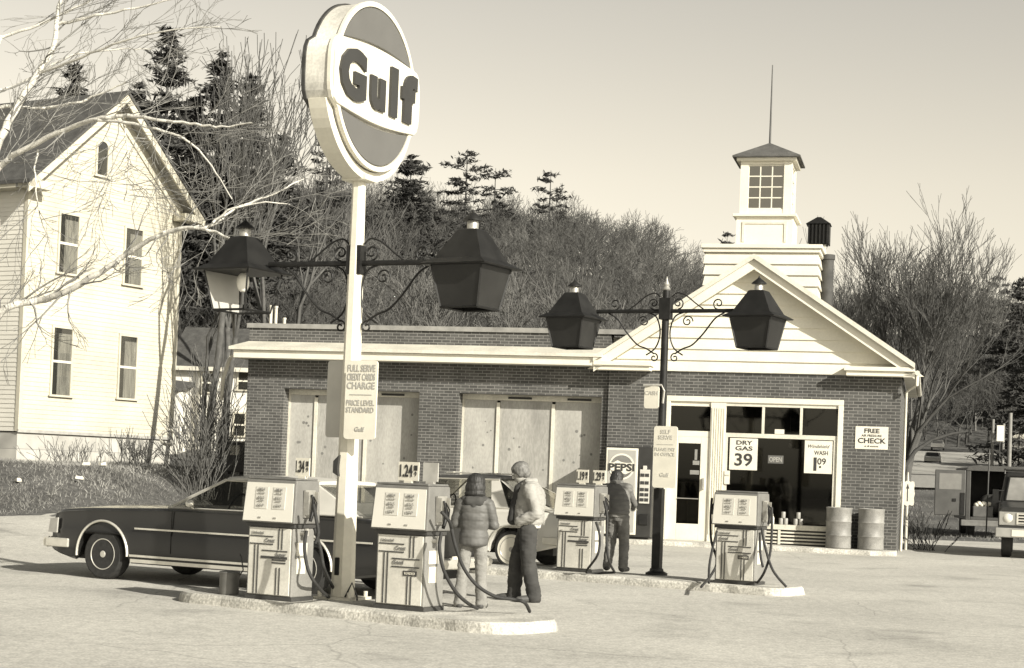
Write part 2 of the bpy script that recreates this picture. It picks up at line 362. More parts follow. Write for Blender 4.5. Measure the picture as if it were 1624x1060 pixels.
# soffit board under the wing
# garage bays: recessed boarded panels
def bay(x0, x1, divs, top_, lights):
    f = MB(); y = GY + .36
    f.box(x0, x1, y, y + .1, 3.36, 3.5); f.box(x0, x0 + .05, y, y + .1, 0, 3.36); f.box(x1 - .05, x1, y, y + .1, 0, 3.36)
    for d in divs: f.box(d - .04, d + .04, y - .02, y + .1, 0, 3.3)
    fr = f.build('door_frame', white2, gs)
    b = MB()
    for a in lights: b.box(a - .3, a + .3, y - .03, y - .004, 3.40, 3.45)
    b.build('slot_vent', inkm, fr)
    xx = [x0 + .05] + list(divs) + [x1 - .05]
    for i in range(len(xx) - 1):
        a, b_ = xx[i] + (.04 if i else 0), xx[i + 1] - (.04 if i < len(xx) - 2 else 0)
        n = max(1, round((b_ - a) / 1.15)); ww = (b_ - a) / n
        for k in range(n):
            q = MB(); q.box(a + k * ww + .004, a + (k + 1) * ww - .004, y + .02 + .006 * (k % 2), y + .07, 0, 3.355)
            o = q.build('boarded_panel', ply if (i + k) % 2 == 0 else ply2, gs)
            kn = MB(); rr = random.Random(i * 7 + k + int(x0 * 10))
            for _ in range(7):
                px, pz = rr.uniform(a + k * ww + .1, a + (k + 1) * ww - .1), rr.uniform(.3, 3.1)
                kn.lathe_y([(.001, 0), (rr.uniform(.018, .042), 0), (.001, .002)], 7, (px, y + .0165 + .006 * (k % 2), pz))
            kn.build('knot_marks', greyink2, o)
bay(-15.3, -11.7, [-14.55, -13.2], 3.5, [-12.5]); bay(-10.68, -7.08, [-9.75, -8.35], 3.5, [-9.2, -7.7])
q = MB(); q.box(-15.8, -7, 4.0, 4.1, 0, 4.6); q.build('garage_back_partition', darkmetal, gs)

# office gable
ax, az = -3.46, 6.80; ex0, ex1, ez = -7.22, .30, 4.30
sl_ = (az - ez) / (ax - ex0); OV = .38
# raking boards (white) with crown, and roof behind
def rake(m, y0, y1, dz0, dz1, xa=0):
    m.prism([(ex0 + xa, ez + dz0), (ax, az + dz0), (ax, az + dz1), (ex0 + xa, ez + dz1)], y0, y1)
    m.prism([(ax + .001, az + dz0), (ex1 - xa, ez + dz0), (ex1 - xa, ez + dz1), (ax + .001, az + dz1)], y0, y1)
w = MB(); rake(w, -OV, -OV + .05, -.22, .04); w.build('rake_board', white, gs)
w = MB(); rake(w, -OV - .06, 9.2, .043, .12); w.build('roof', roofm, gs)
w = MB(); rake(w, -OV - .10, -OV - .062, .02, .14); w.build('crown_moulding', white2, gs)
w = MB(); rake(w, -OV + .053, 0, -.08, .03); w.build('rake_soffit', white2, gs)
w = MB(); w.hexa([(ax - .14 - .02, -OV, az - .4), (ax + .14, -OV, az - .4), (ax + .14, -OV + .04, az - .4), (ax - .14, -OV + .04, az - .4),
                  (ax - .02, -OV, az), (ax + .02, -OV, az), (ax + .02, -OV + .04, az), (ax - .02, -OV + .04, az)])
# lap siding in the pediment
sd = MB(); z = 4.16; bh = .268
while z < az - .1:
    z2 = min(z + bh, az - .02); hw0 = (az - z) / sl_; hw1 = max(.02, (az - z2) / sl_)
    sd.hexa([(ax - hw0, -.052, z), (ax + hw0, -.052, z), (ax + hw0, .02, z), (ax - hw0, .02, z),
             (ax - hw1, -.010, z2), (ax + hw1, -.010, z2), (ax + hw1, .02, z2), (ax - hw1, .02, z2)]); z = z2
sd.build('gable_siding', white, gs)
# cornice returns + frieze
w = MB()
for (a, b) in ((-7.2, -5.85),):
    w.box(a, b, -OV, -.036, 4.13, 4.24); w.box(a - .02, b + .05, -OV - .06, -.036, 4.24, 4.34)
w.build('cornice_return', white, gs, bevel=.008); w = MB()
w.box(-1.25, .28, -OV, -.036, 4.13, 4.24); w.box(-1.3, .30, -OV - .06, -.036, 4.243, 4.34)
w.build('cornice_return', white, gs, bevel=.008)
w = MB(); w.box(.05, .30, -OV, 9.1, 4.12, 4.30); w.box(-7.22, -6.92, .8, 9.1, 4.75, 4.85); w.build('eave_box', white2, gs)
w = MB(); w.tube([(.36, -OV, 4.22), (.36, 9, 4.2)], .06, 8); w.tube([(.36, -OV + .05, 4.2), (.36, -OV + .05, 3.95), (.12, .15, 3.8), (.10, .2, .1)], .035, 8)
w.build('gutter', white2, gs, smooth=50)
# shop front: casing, pilaster, door, window
fr = MB(); fr.box(-5.47, -1.30, -.04, .10, 3.44, 3.568); fr.box(-5.47, -5.37, -.04, .10, .12, 3.438); fr.box(-1.42, -1.30, -.04, .10, .60, 3.438)
cas = fr.build('shopfront_casing', white, gs, bevel=.008)
pl = MB(); pl.box(-4.40, -4.04, -.02, .10, .12, 3.438)
for k in range(6): pl.box(-4.37 + k * .056, -4.345 + k * .056, -.036, -.022, .3, 3.3)
pl.build('fluted_pilaster', white, gs)
d = MB(); d.box(-5.368, -4.402, .02, .09, 2.60, 2.74); d.box(-5.368, -4.402, .02, .09, 3.33, 3.438)
d.box(-5.368, -5.16, .02, .09, .12, 2.598); d.box(-4.62, -4.402, .02, .09, .12, 2.598); d.box(-5.158, -4.622, .02, .09, 2.44, 2.598); d.box(-5.158, -4.622, .02, .09, .12, .52)
dr = d.build('door', white, gs, bevel=.006)
h = MB(); h.box(-4.55, -4.51, -.05, .018, 1.35, 1.62); h.tube([(-5.15, 0, 1.12), (-4.63, 0, 1.12)], .012); h.build('handle', steel, dr)
h = MB(); h.box(-5.158, -4.622, .05, .058, .52, 2.44); h.build('pane', dglass, dr)
h = MB(); h.box(-5.368, -4.402, .05, .058, 2.74, 3.33); h.build('transom_pane', dglass, dr)
for q in ((-4.80, -4.64, .036, .048, 1.93, 2.03), (-4.86, -4.64, .036, .048, 1.70, 1.80), (-4.76, -4.70, .036, .048, 2.05, 2.3)):
    h = MB(); h.box(*q); h.build('door_sticker', M('faded_sticker', .22), dr)
wn = MB(); wn.box(-4.038, -1.422, .0, .08, 2.62, 2.72); wn.box(-4.038, -1.422, .0, .08, 3.36, 3.438)
wn.box(-3.19, -3.13, .0, .08, 2.722, 3.358); wn.box(-2.30, -2.24, .0, .08, 2.722, 3.358); wn.box(-4.038, -3.98, .0, .08, .62, 2.618); wn.box(-1.5, -1.422, .0, .08, .62, 2.618)
wn.box(-4.038, -1.30, -.06, .10, .48, .598)
win = wn.build('shop_window', white2, gs)
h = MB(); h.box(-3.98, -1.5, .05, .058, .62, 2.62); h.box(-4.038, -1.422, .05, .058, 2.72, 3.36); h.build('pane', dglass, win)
v = MB()
for z in (.16, .24, .32, .40): v.box(-3.6, -1.4, -.03, .0, z, z + .035)
v.box(-2.72, -2.66, -.05, -.032, .13, .47); v.box(-3.66, -3.6, -.05, .05, .13, .478); v.box(-1.42, -1.36, -.05, .05, .13, .478)
v.build('vent_grille', white2, gs)
v = MB(); v.box(-4.04, -1.3, .06, .2, 0.0, .478); v.build('kick_panel', darkmetal, gs)
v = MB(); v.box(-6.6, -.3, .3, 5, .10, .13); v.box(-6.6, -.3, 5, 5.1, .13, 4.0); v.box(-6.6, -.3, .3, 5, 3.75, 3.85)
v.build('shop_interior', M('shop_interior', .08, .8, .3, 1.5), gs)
v = MB(); v.box(-3.9, -1.6, 2.2, 2.9, .13, 1.2); v.box(-5.9, -5.5, 2.0, 4.5, .13, 2.1); v.build('shop_counter', M('counter', .12, .5, .3, 3), gs)
v = MB(); v.ell((-2.55, .45, 2.47), .05, .05, .06); v.cyl((-2.55, .45, 2.5), (-2.55, .45, 3.74), .006, n=6); v.build('light_bulb', M('bulb', .85, .3, .02), gs, smooth=60)
v = MB(); v.box(-2.88, -2.66, .014, .04, 2.73, 2.84)
v.build('small_notice', paper, gs)
# cupola
cp = MB(); y0 = 1.35
c0, c1 = -4.84, -2.10; cd = y0 + 2.6
z = 5.3
while z < 7.2:
    z2 = min(7.2, z + .27)
    cp.hexa([(c0 - .05, y0 - .05, z), (c1 + .05, y0 - .05, z), (c1 + .05, cd + .05, z), (c0 - .05, cd + .05, z), (c0, y0, z2), (c1, y0, z2), (c1, cd, z2), (c0, cd, z2)]); z = z2
cup = cp.build('cupola', white, gs)
v = MB(); v.box(c0 - .06, c1 + .06, y0 - .06, cd + .06, 7.203, 7.30); v.box(c0 - .11, c1 + .11, y0 - .11, cd + .11, 7.303, 7.40)
v.build('platform_trim', white, cup, bevel=.01)
mx_, my_ = -3.48, y0 + 1.3
def cbox(m, hw, z0, z1): m.box(mx_ - hw, mx_ + hw, my_ - hw, my_ + hw, z0, z1)
v = MB(); cbox(v, .70, 7.403, 8.18); v.build('pedestal', white, cup)
v = MB()
for a in (-1, 1): v.box(mx_ + a * .52 - .03, mx_ + a * .52 + .03, my_ - .72, my_ - .702, 7.55, 8.05)
v.box(mx_ - .55, mx_ + .55, my_ - .724, my_ - .704, 8.0, 8.05); v.build('panel_trim', white2, cup)
v = MB(); cbox(v, .79, 8.183, 8.25); v.build('belt_trim', white, cup, bevel=.008)
v = MB()
for a in (-1, 1):
    for b in (-1, 1): v.box(mx_ + a * .64 - (.2 if a > 0 else 0), mx_ + a * .64 + (0 if a > 0 else .2), my_ + b * .64 - (.2 if b > 0 else 0), my_ + b * .64 + (0 if b > 0 else .2), 8.253, 9.58)
cbox(v, .63, 8.253, 8.38); cbox(v, .63, 9.5, 9.58); v.build('lantern_post', white, cup)
for k in range(4):
    v = MB(); v.M = Matrix.Translation((mx_, my_, 0)) @ Matrix.Rotation(k * math.pi / 2, 4, 'Z')
    for a in (-.44, -.147, .147, .44): v.box(a - .014, a + .014, -.60, -.57, 8.38, 9.5)
    for zz in (8.40, 8.67, 8.94, 9.21, 9.48): v.box(-.44, .44, -.605, -.575, zz - .014, zz + .014)
    wf = v.build('cupola_window', white, cup); v2 = MB(); v2.M = v.M; v2.box(-.44, .44, -.585, -.58, 8.38, 9.5); v2.build('pane', glass_mat('cupola_glass', .8, .25) if k == 0 else bpy.data.materials['cupola_glass'], wf)
v = MB(); cbox(v, .40, 8.40, 9.45); v.build('lantern_core', M('lantern_core', .13, .8, .5, 1.5), cup)
v = MB(); cbox(v, .74, 9.583, 9.66); v.build('eave_trim', white, cup)
v = MB(); v.loft([[(mx_ + a * .84, my_ + b * .84, 9.663) for a, b in ((-1, -1), (1, -1), (1, 1), (-1, 1))], [(mx_ + a * .84, my_ + b * .84, 9.70) for a, b in ((-1, -1), (1, -1), (1, 1), (-1, 1))], [(mx_ + a * .03, my_ + b * .03, 10.15) for a, b in ((-1, -1), (1, -1), (1, 1), (-1, 1))]])
v.build('cupola_roof', roofm, cup)
v = MB(); v.tube([(mx_, my_, 10.1), (mx_, my_, 12.15)], [.028, .012], 8); v.build('mast', darkmetal, cup)
# roof ventilator and flue
v = MB(); cx_, cy_ = -2.42, 6.2
v.box(cx_ - .2, cx_ + .2, cy_ - .2, cy_ + .2, 5.4, 8.05)
v.build('chimney', white2, gs)
v = MB(); 
for k in range(6): v.box(cx_ - .27 + k * .1, cx_ - .23 + k * .1, cy_ - .3, cy_ - .265, 8.07, 8.6)
v.box(cx_ - .25, cx_ + .25, cy_ - .25, cy_ + .25, 8.053, 8.6); v.box(cx_ + .262, cx_ + .3, cy_ - .3, cy_ + .3, 8.07, 8.6)
v.loft([[(cx_ + a * .33, cy_ + b * .33, 8.603) for a, b in ((-1, -1), (1, -1), (1, 1), (-1, 1))], [(cx_ + a * .05, cy_ + b * .05, 8.82) for a, b in ((-1, -1), (1, -1), (1, 1), (-1, 1))]])
v.build('chimney_cowl', black, gs)
v = MB(); v.cyl((-1.93, 2.6, 4.9), (-1.93, 2.6, 7.22), .15, n=16); v.cyl((-1.93, 2.6, 7.2), (-1.93, 2.6, 7.32), .175, n=16); v.build('flue', M('flue', .05, .8, .3, 5), gs, smooth=40)

# ------------------------------------------------------------------ posters and signs on the station
def placard(name, x0, x1, z0, z1, y, lines, label, cat, mat=paper, ink=inkm, th=.012, extra=None):
    o = st_obj(name, (x0 + x1) / 2, y, z0, label, cat); W_ = x1 - x0; H_ = z1 - z0
    m = MB(); m.box(-W_ / 2, W_ / 2, -th, 0, 0, H_); b = m.build('board', mat, o, bevel=.003)
    t = MB()
    for (s, fx, fz, hh, kw) in lines: t.text(s, fx * W_ / 2, fz * H_, hh * H_, y=-th - .003, **kw)
    t.build('lettering', ink, o)
    if extra: extra(o, W_, H_, th)
    return o
placard('poster', -3.93, -3.27, 1.85, 2.60, .03, [('DRY', .02, .80, .13, dict(bold=.035, maxw=.42, sx=1.4)), ('GAS', .02, .62, .13, dict(bold=.035, maxw=.5, sx=1.6)), ('39', .0, .14, .38, dict(bold=.03, sx=1.1, maxw=.46))],
        'white dry gas 39 poster, upper left in the shop window', 'poster')
placard('poster', -2.17, -1.52, 1.83, 2.60, .03, [('Windshield', -.05, .78, .10, dict(shear=.35, maxw=.58)), ('WASH', .2, .57, .13, dict(bold=.01, maxw=.32)), ('1', -.22, .1, .38, dict(bold=.05)), ('09', .25, .28, .19, dict(bold=.02)), ('.', .15, .18, .3, dict(bold=.03))],
        'white windshield wash 1.09 poster, upper right in the shop window', 'poster')
placard('open_sign', -3.02, -2.66, 2.03, 2.22, .05, [('OPEN', 0, .22, .58, dict(bold=.02, maxw=.3))], 'small dark open sign hanging behind the shop window glass', 'sign', mat=M('open_board', .10, .5), ink=greyink)
placard('wall_sign', -1.01, -.26, 2.44, 2.97, -.003, [('FREE', 0, .72, .19, dict(bold=.035, sx=1.2)), ('AIR PRESSURE', 0, .55, .10, dict(bold=.01, maxw=.64)), ('CHECK', 0, .27, .22, dict(bold=.035, sx=1.15)), ('at all stations', 0, .10, .08, dict(maxw=.55))],
        'white free air pressure check sign on the brick wall', 'sign')
placard('window_notice', -4.03, -3.9, 1.5, 1.82, -.03, [('NOTICE', 0, .6, .1, dict(maxw=.1))], 'small white notice at the left edge of the shop window', 'notice', ink=greyink)
# drums
def drum(x, y, label):
    o = st_obj('oil_drum', x, y, .12, label, 'drum', 'oil drums by the shop corner')
    m = MB(); pr = [(.02, 0), (.285, 0), (.30, .02)]
    for zz in (.30, .62): pr += [(.292, zz - .03), (.308, zz), (.292, zz + .03)]
    pr += [(.295, .90), (.305, .92), (.305, .94), (.28, .945), (.275, .92), (.02, .92)]
    m.lathe(pr, 32); m.build('barrel', M('drum_paint', .235, .55, .3, 3.5, fine=.25), o, smooth=35)
    m = MB(); m.lathe([(.02, .921), (.27, .921), (.27, .93), (.02, .93)], 24); m.build('lid', M('drum_lid', .13, .6, .3), o); return o
drum(-1.30, -.38, 'left rusty grey oil drum, in front of the window corner'); drum(-.57, -.40, 'right grey oil drum, under the free air sign')
# things on the window ledge and stand beside rear pump
def cans(xs_, y, z, kind, label, grp, mt):
    for i, (x, dz) in enumerate(xs_):
        m = MB()
        if kind == 'can': m.lathe([(.01, 0), (.045, 0), (.05, .01), (.05, .14), (.045, .15), (.01, .15)], 14)
        else: m.lathe([(.01, 0), (.038, 0), (.04, .02), (.04, .15), (.015, .20), (.015, .24), (.01, .24)], 12)
        o = m.build('oil_can' if kind == 'can' else 'oil_bottle', mt, smooth=40); o.matrix_world = SM @ Matrix.Translation((x, y, z + dz)); tag(o, label, 'can' if kind == 'can' else 'bottle', grp)
cans([(-2.98, 0), (-2.86, 0)], -.02, .60, 'bottle', 'one of two white bottles side by side on the shop window ledge', 'bottles on the window ledge', paper)
cans([(-2.66, 0), (-2.55, 0), (-2.61, .151)], -.02, .60, 'can', 'grey oil can in the left pyramid of cans on the ledge', 'left stack of oil cans', greypaint)
cans([(-2.32, 0), (-2.20, 0), (-2.26, .151)], -.02, .60, 'can', 'grey oil can in the right pyramid of cans on the ledge', 'right stack of oil cans', greypaint)
o = st_obj('display_stand', -3.12, -.55, .12, 'small white pedestal stand with upright card in front of the window', 'stand')
m = MB(); m.lathe([(.2, 0), (.2, .03), (.06, .08), (.05, .3), (.10, .42), (.30, .46), (.30, .50), (.01, .50)], 20); m.build('pedestal', white2, o, smooth=40)
m = MB(); m.box(-.24, .06, .0, .02, .50, 1.05); m.build('card', paper, o)
# soda machine
o = st_obj('soda_machine', -6.19, -.78, .12, 'tall white and dark soda vending machine with PEPSI globe front', 'vending machine')
sodab = M('machine_black', .03, .35, .2, 4)
m = MB(); m.box(-.60, .56, .02, .72, .05, 2.18); m.box(-.55, .5, .1, .65, 0, .05); m.build('cabinet', sodab, o, bevel=.02)
m = MB(); m.box(-.56, .20, -.012, .018, .10, 2.14); m.build('front_panel', paper, o, bevel=.01)
m = MB(); m.box(-.51, .15, -.020, -.014, .16, 2.09); m.build('graphic_panel', M('panel_grey', .34, .4, .04), o)
m = MB(); m.lathe_y([(.001, -.030), (.31, -.030), (.31, -.022), (.001, -.022)], 40, (-.18, 0, 1.70)); m.build('globe', paper, o)
m = MB(); pts = []
for k in range(17): t = math.pi * (1 - k / 16) * .93 + .11; pts.append((-.18 + .26 * math.cos(t), 1.45 + .26 * math.sin(t)))
pts = [(-.18 + .27 * math.cos(R(a)), 1.70 + .27 * math.sin(R(a))) for a in range(20, 161, 10)]
m.prism(pts + [(-.38, 1.79), (-.28, 1.85), (-.18, 1.81), (-.05, 1.79), (.05, 1.80)], -.034, -.031); m.build('globe_top', M('globe_grey', .17, .4), o)
m = MB(); m.prism([(-.18 + .27 * math.cos(R(a)), 1.70 + .27 * math.sin(R(a))) for a in range(-160, -19, 10)] + [(.05, 1.585), (-.08, 1.52), (-.2, 1.56), (-.32, 1.585)], -.034, -.031); m.build('globe_bottom', M('globe_grey2', .13, .4), o)
m = MB(); m.text('PEPSI', -.18, 1.605, .165, y=-.036, bold=.05, sx=1.3, maxw=.62); m.build('lettering', inkm, o)
m = MB(); m.box(.26, .50, -.014, .018, .85, 1.65); m.box(.33, .42, -.014, .018, 1.65, 1.74); bp_ = m.build('selection_panel', M('button_panel', .50, .4, .1), o, bevel=.006)
for z in (.90, 1.02, 1.14, 1.30, 1.48):
    for x_ in (.28, .39): m = MB(); m.box(x_, x_ + .09, -.024, -.016, z, z + .075); m.build('button', inkm, bp_)
m = MB(); m.box(.27, .49, -.02, .018, .35, .6); m.build('dispensing_slot', black, o, bevel=.01)

# ================================================================== LAMPS AND SIGN POSTS
def hip(m, hw0, z0, hw1, z1, th=0): m.loft([[(a * hw0, b * hw0, z0) for a, b in ((-1, -1), (1, -1), (1, 1), (-1, 1))], [(a * hw1, b * hw1, z1) for a, b in ((-1, -1), (1, -1), (1, 1), (-1, 1))]])
def lantern(parent, loc, rz, broken=False):
    T = Matrix.Translation(loc) @ Matrix.Rotation(rz, 4, 'Z')
    m = MB(); m.M = T  # frame: origin at brim level
    hb, ht = .235, .325; zb = -.50
    for a, b in ((-1, -1), (1, -1), (1, 1), (-1, 1)): m.tube([(a * hb, b * hb, zb), (a * ht, b * ht, -.02)], .014, 4)
    for z, h_ in ((zb, hb), (-.03, ht)):
        P4 = [(-h_, -h_, z), (h_, -h_, z), (h_, h_, z), (-h_, h_, z)]
        for i in range(4): m.tube([P4[i], P4[(i + 1) % 4]], .014, 4)
    fr_ = m.build('lantern', black, parent)
    m = MB(); m.M = T; m.loft([[(a * q, b * q, z) for a, b in ((-1, -1), (1, -1), (1, 1), (-1, 1))] for q, z in ((.40, -.05), (.415, -.035), (.30, .03), (.12, .36), (.10, .37))])
    m.build('lantern_roof', M('lantern_roof', .014, .5, .3, 5, spec=.3), fr_)
    m = MB(); m.M = T; m.lathe([(.065, .36), (.065, .46), (.06, .47)], 16); m.build('lantern_collar', steel, fr_, smooth=40)
    m = MB(); m.M = T; m.lathe([(.115, .47), (.11, .485), (.03, .55), (.012, .57), (.01, .59)], 16); m.build('lantern_cap', black, fr_, smooth=40)
    m = MB(); m.M = T; m.lathe([(.02, -.42), (.02, -.25)], 10); m.build('lamp_socket', darkmetal, fr_)
    m = MB(); m.M = T; m.ell((0, 0, -.16), .075, .075, .12, 16, 10); m.build('light_bulb', M('bulb', .85, .3, .02), fr_, smooth=60)
    for k in range(4):
        if broken and k != 3: continue
        a = math.pi / 2 * k; m = MB(); m.M = T @ Matrix.Rotation(a, 4, 'Z')
        m.hexa([(-hb, -hb, zb + .01), (hb, -hb, zb + .01), (hb, -hb + .006, zb + .01), (-hb, -hb + .006, zb + .01),
                (-ht, -ht, -.03), (ht, -ht, -.03), (ht, -ht + .006, -.03), (-ht, -ht + .006, -.03)])
        m.build('lantern_pane', frost if broken else lampglass, fr_)
    return fr_
def scroll(m, pts, r=.012):
    """smooth curve through 2-D points (x,z) in the arm plane"""
    P = [Vector((p[0], 0, p[1])) for p in pts]; out = []
    for i in range(len(P) - 1):
        p0 = P[max(i - 1, 0)]; p1 = P[i]; p2 = P[i + 1]; p3 = P[min(i + 2, len(P) - 1)]
        for k in range(5):
            t = k / 5; out.append(.5 * ((2 * p1) + (p2 - p0) * t + (2 * p0 - 5 * p1 + 4 * p2 - p3) * t * t + (3 * p1 - p0 - 3 * p2 + p3) * t ** 3))
    out.append(P[-1]); m.tube(out, r, 6)
def spiral(cx, cz, r0, turns, a0, sgn=1):
    return [(cx + r0 * (1 - k / 14 * .8) * math.cos(a0 + sgn * turns * 2 * math.pi * k / 14), cz + r0 * (1 - k / 14 * .8) * math.sin(a0 + sgn * turns * 2 * math.pi * k / 14)) for k in range(15)]
def arm(parent, z, L, zt):
    m = MB(); m.tube([(-L, 0, z), (L, 0, z)], .032, 10)
    m.box(-.09, .09, -.07, .07, z - .13, z + .2)
    a = m.build('lamp_arm', black, parent)
    m = MB()
    for s in (-1, 1):
        # lower brace: from the arm out near the lantern, sagging down to the post with a curled end
        scroll(m, [(s * x, z + q) for x, q in ((.95, -.03), (.80, -.12), (.62, -.35), (.45, -.52), (.30, -.58), (.17, -.66))] , .013)
        scroll(m, [(s * x, q) for x, q in spiral(.17, z - .72, .07, 1.2, math.pi / 2)], .011)
        scroll(m, [(s * x, z + q) for x, q in ((.30, -.02), (.16, -.08), (.09, -.25), (.09, -.42), (.16, -.58), (.30, -.68))], .012)
        scroll(m, [(s * x, q) for x, q in spiral(.36, z - .16, .09, 1.4, 0)], .011)
        # upper scrolls
        scroll(m, [(s * x, z + q) for x, q in ((.62, .02), (.48, .12), (.32, .24), (.18, .28), (.10, .22))], .011)
        scroll(m, [(s * x, q) for x, q in spiral(.20, z + .12, .09, 1.4, -math.pi / 2)], .011)
        scroll(m, [(s * x, q) for x, q in spiral(.85, z + .11, .09, 1.3, -math.pi / 2, -1)], .011)
    m.build('scrollwork', black, a, smooth=60)

# ---- tall white sign post with the oval sign
P1 = gr(543, 950, .12); 
sp1 = empty('sign_post', (P1.x, P1.y, .12), R(-24), 'tall white post carrying an oval Gulf sign and two black lanterns', 'sign post')
m = MB(); b0, b1 = .135, .075; ztop = 4.78
rings = []
for z, h_ in ((.03, b0), (ztop, b1)):
    rings.append([(h_ * math.cos(R(22.5 + 45 * k)), h_ * math.sin(R(22.5 + 45 * k)), z) for k in range(8)])
m.loft(rings); pole = m.build('post', white, sp1)
m = MB(); m.box(-.24, .24, -.24, .24, 0, .03)
for a in (-1, 1):
    for b in (-1, 1): m.cyl((a * .19, b * .19, .03), (a * .19, b * .19, .09), .025, n=8)
m.build('base_plate', white2, sp1)
m = MB(); m.box(-.045, .015, -.138, -.118, .27, .47); m.build('access_slot', black, sp1, bevel=.01)
m = MB(); m.prism([(-.10, 1.55), (-.03, 1.62), (-.045, 1.47), (-.03, 1.38), (-.10, 1.42)], -.16, -.115); m.build('torn_label', inkm, sp1)
m = MB(); m.tube([(.1, -.12, .03), (.2, -.15, .2), (.24, -.1, .05), (.3, -.2, .02)], .012, 6); m.build('conduit', darkmetal, sp1)
arm(sp1, 3.80, 1.15, 0)
lantern(sp1, (1.45, 0, 3.78), R(-6)); lantern(sp1, (-1.5, 0, 3.76), R(-6), True)
# oval sign in its own orientation (local frame of the post, turned)
SR = Matrix.Rotation(R(66 + 24), 4, 'Z')
sg = MB(); Rd = .93; bw2 = 1.03; bh2 = .37; zc = 5.80; TT = .17
def outline(r_, ex):
    pts = []
    for k in range(72):
        a = 2 * math.pi * k / 72; x, z = r_ * math.cos(a), r_ * math.sin(a)
        if abs(z) < bh2 + ex: x = math.copysign(max(abs(x), bw2 + ex - .10 * (abs(z) / bh2) ** 4), x)
        pts.append((x, zc + z))
    return pts
sg.M = SR; sg.prism(outline(Rd, 0), -TT + .03, TT - .03); cab = sg.build('sign_cabinet', M('cabinet_side', .66, .5, .25, 2.5, fine=.2), sp1)
for sgn in (-1, 1):
    m = MB(); m.M = SR; o1, o2 = outline(Rd + .02, .02), outline(Rd - .035, -.035); n = len(o1)
    y0, y1 = sgn * (TT - .03), sgn * (TT + .012)
    m.v = [tuple(SR @ Vector((x, y0, z))) for x, z in o1] + [tuple(SR @ Vector((x, y1, z))) for x, z in o1] + [tuple(SR @ Vector((x, y1, z))) for x, z in o2] + [tuple(SR @ Vector((x, y0, z))) for x, z in o2]
    m.f = [(a * n + i, a * n + (i + 1) % n, ((a + 1) % 4) * n + (i + 1) % n, ((a + 1) % 4) * n + i) for a in range(4) for i in range(n)]
    m.build('sign_rim', white if sgn < 0 else darkmetal, cab)
Tf = SR.copy()
def halfdisc(sgn):
    pts = []
    a0 = math.asin((bh2 + .03) / (Rd - .05))
    for k in range(31):
        a = a0 + (math.pi - 2 * a0) * k / 30; pts.append(((Rd - .05) * math.cos(a), zc + sgn * (Rd - .05) * math.sin(a)))
    e0, e1 = pts[-1], pts[0]
    for k in range(1, 10):
        t = k / 10; pts.append((e0[0] + (e1[0] - e0[0]) * t, zc + sgn * (bh2 + .03 - .07 * math.sin(math.pi * t) * -1)))
    return pts
for sgn in (1, -1):
    m = MB(); m.M = SR; m.prism(halfdisc(sgn), -TT - .010, -TT + .034); m.build('orange_field', bluegrey, cab, bevel=.006)
m = MB(); m.M = SR
bp = [(-bw2 + .05, zc - bh2 + .05), (-bw2 + .12, zc - bh2)] + [(-bw2 + .12 + (2 * bw2 - .24) * k / 12, zc - bh2 - .06 * math.sin(math.pi * k / 12)) for k in range(1, 12)] + [(bw2 - .12, zc - bh2), (bw2 - .05, zc - bh2 + .05), (bw2 - .05, zc + bh2 - .05), (bw2 - .12, zc + bh2)] + [(bw2 - .12 - (2 * bw2 - .24) * k / 12, zc + bh2 + .06 * math.sin(math.pi * k / 12)) for k in range(1, 12)] + [(-bw2 + .12, zc + bh2), (-bw2 + .05, zc + bh2 - .05)]
m.prism(bp, -TT - .035, -TT + .032); m.build('white_band', white, cab, bevel=.012)
m = MB(); m.M = SR; m.text('G', -.62, zc - .235, .50, y=-TT - .045, bold=.075, sx=1.10, ext=.025); m.text('u', -.06, zc - .235, .46, y=-TT - .045, bold=.075, sx=1.08, ext=.025)
m.text('l', .32, zc - .235, .50, y=-TT - .045, bold=.08, sx=1.15, ext=.025); m.text('f', .67, zc - .235, .50, y=-TT - .045, bold=.085, sx=1.3, ext=.025)
m.build('lettering', navy, cab)
# cradle ring and neck under the sign
m = MB(); m.M = SR; rr = []
for k in range(25):
    a = R(198 + (342 - 198) * k / 24); ro, ri = Rd + .13, Rd + .025
    rr.append([(ro * math.cos(a), -.11, zc + ro * math.sin(a)), (ro * math.cos(a), .11, zc + ro * math.sin(a)), (ri * math.cos(a), .11, zc + ri * math.sin(a)), (ri * math.cos(a), -.11, zc + ri * math.sin(a))])
m.loft(rr); m.build('cradle', white, sp1)
m = MB(); m.box(-.16, .16, -.13, .13, 4.73, 4.80); m.build('neck_plate', white, sp1, bevel=.01)

# service placards on the post
def board(name, corner_uv, Y, w_, h_, yaw, lines, label, cat, ink=greyink, mat=paper, y_text=True, th=.02, edge=None):
    p = at(corner_uv[0], corner_uv[1], Y); o = empty(name, p, yaw, label, cat)   # origin: bottom centre
    m = MB(); r_ = .04; pts = []
    for cx, cz, a0 in ((w_ / 2 - r_, r_, -90), (w_ / 2 - r_, h_ - r_, 0), (-w_ / 2 + r_, h_ - r_, 90), (-w_ / 2 + r_, r_, 180)):
        for k in range(5): a = R(a0 + k * 22.5); pts.append((cx + r_ * math.cos(a), cz + r_ * math.sin(a)))
    m.prism(pts, -th / 2, th / 2); m.build('board', mat, o)
    if lines:
        t = MB()
        for l in lines:
            if l[0] == '-': t.box(-w_ * .35, w_ * .35, -th / 2 - .005, -th / 2 - .002, h_ * l[1], h_ * l[1] + .008)
            else: t.text(l[0], 0, h_ * l[1], l[2], y=-th / 2 - .004, maxw=w_ * .88, bold=.02)
        t.build('lettering', ink, o)
    return o
YP = P1.y
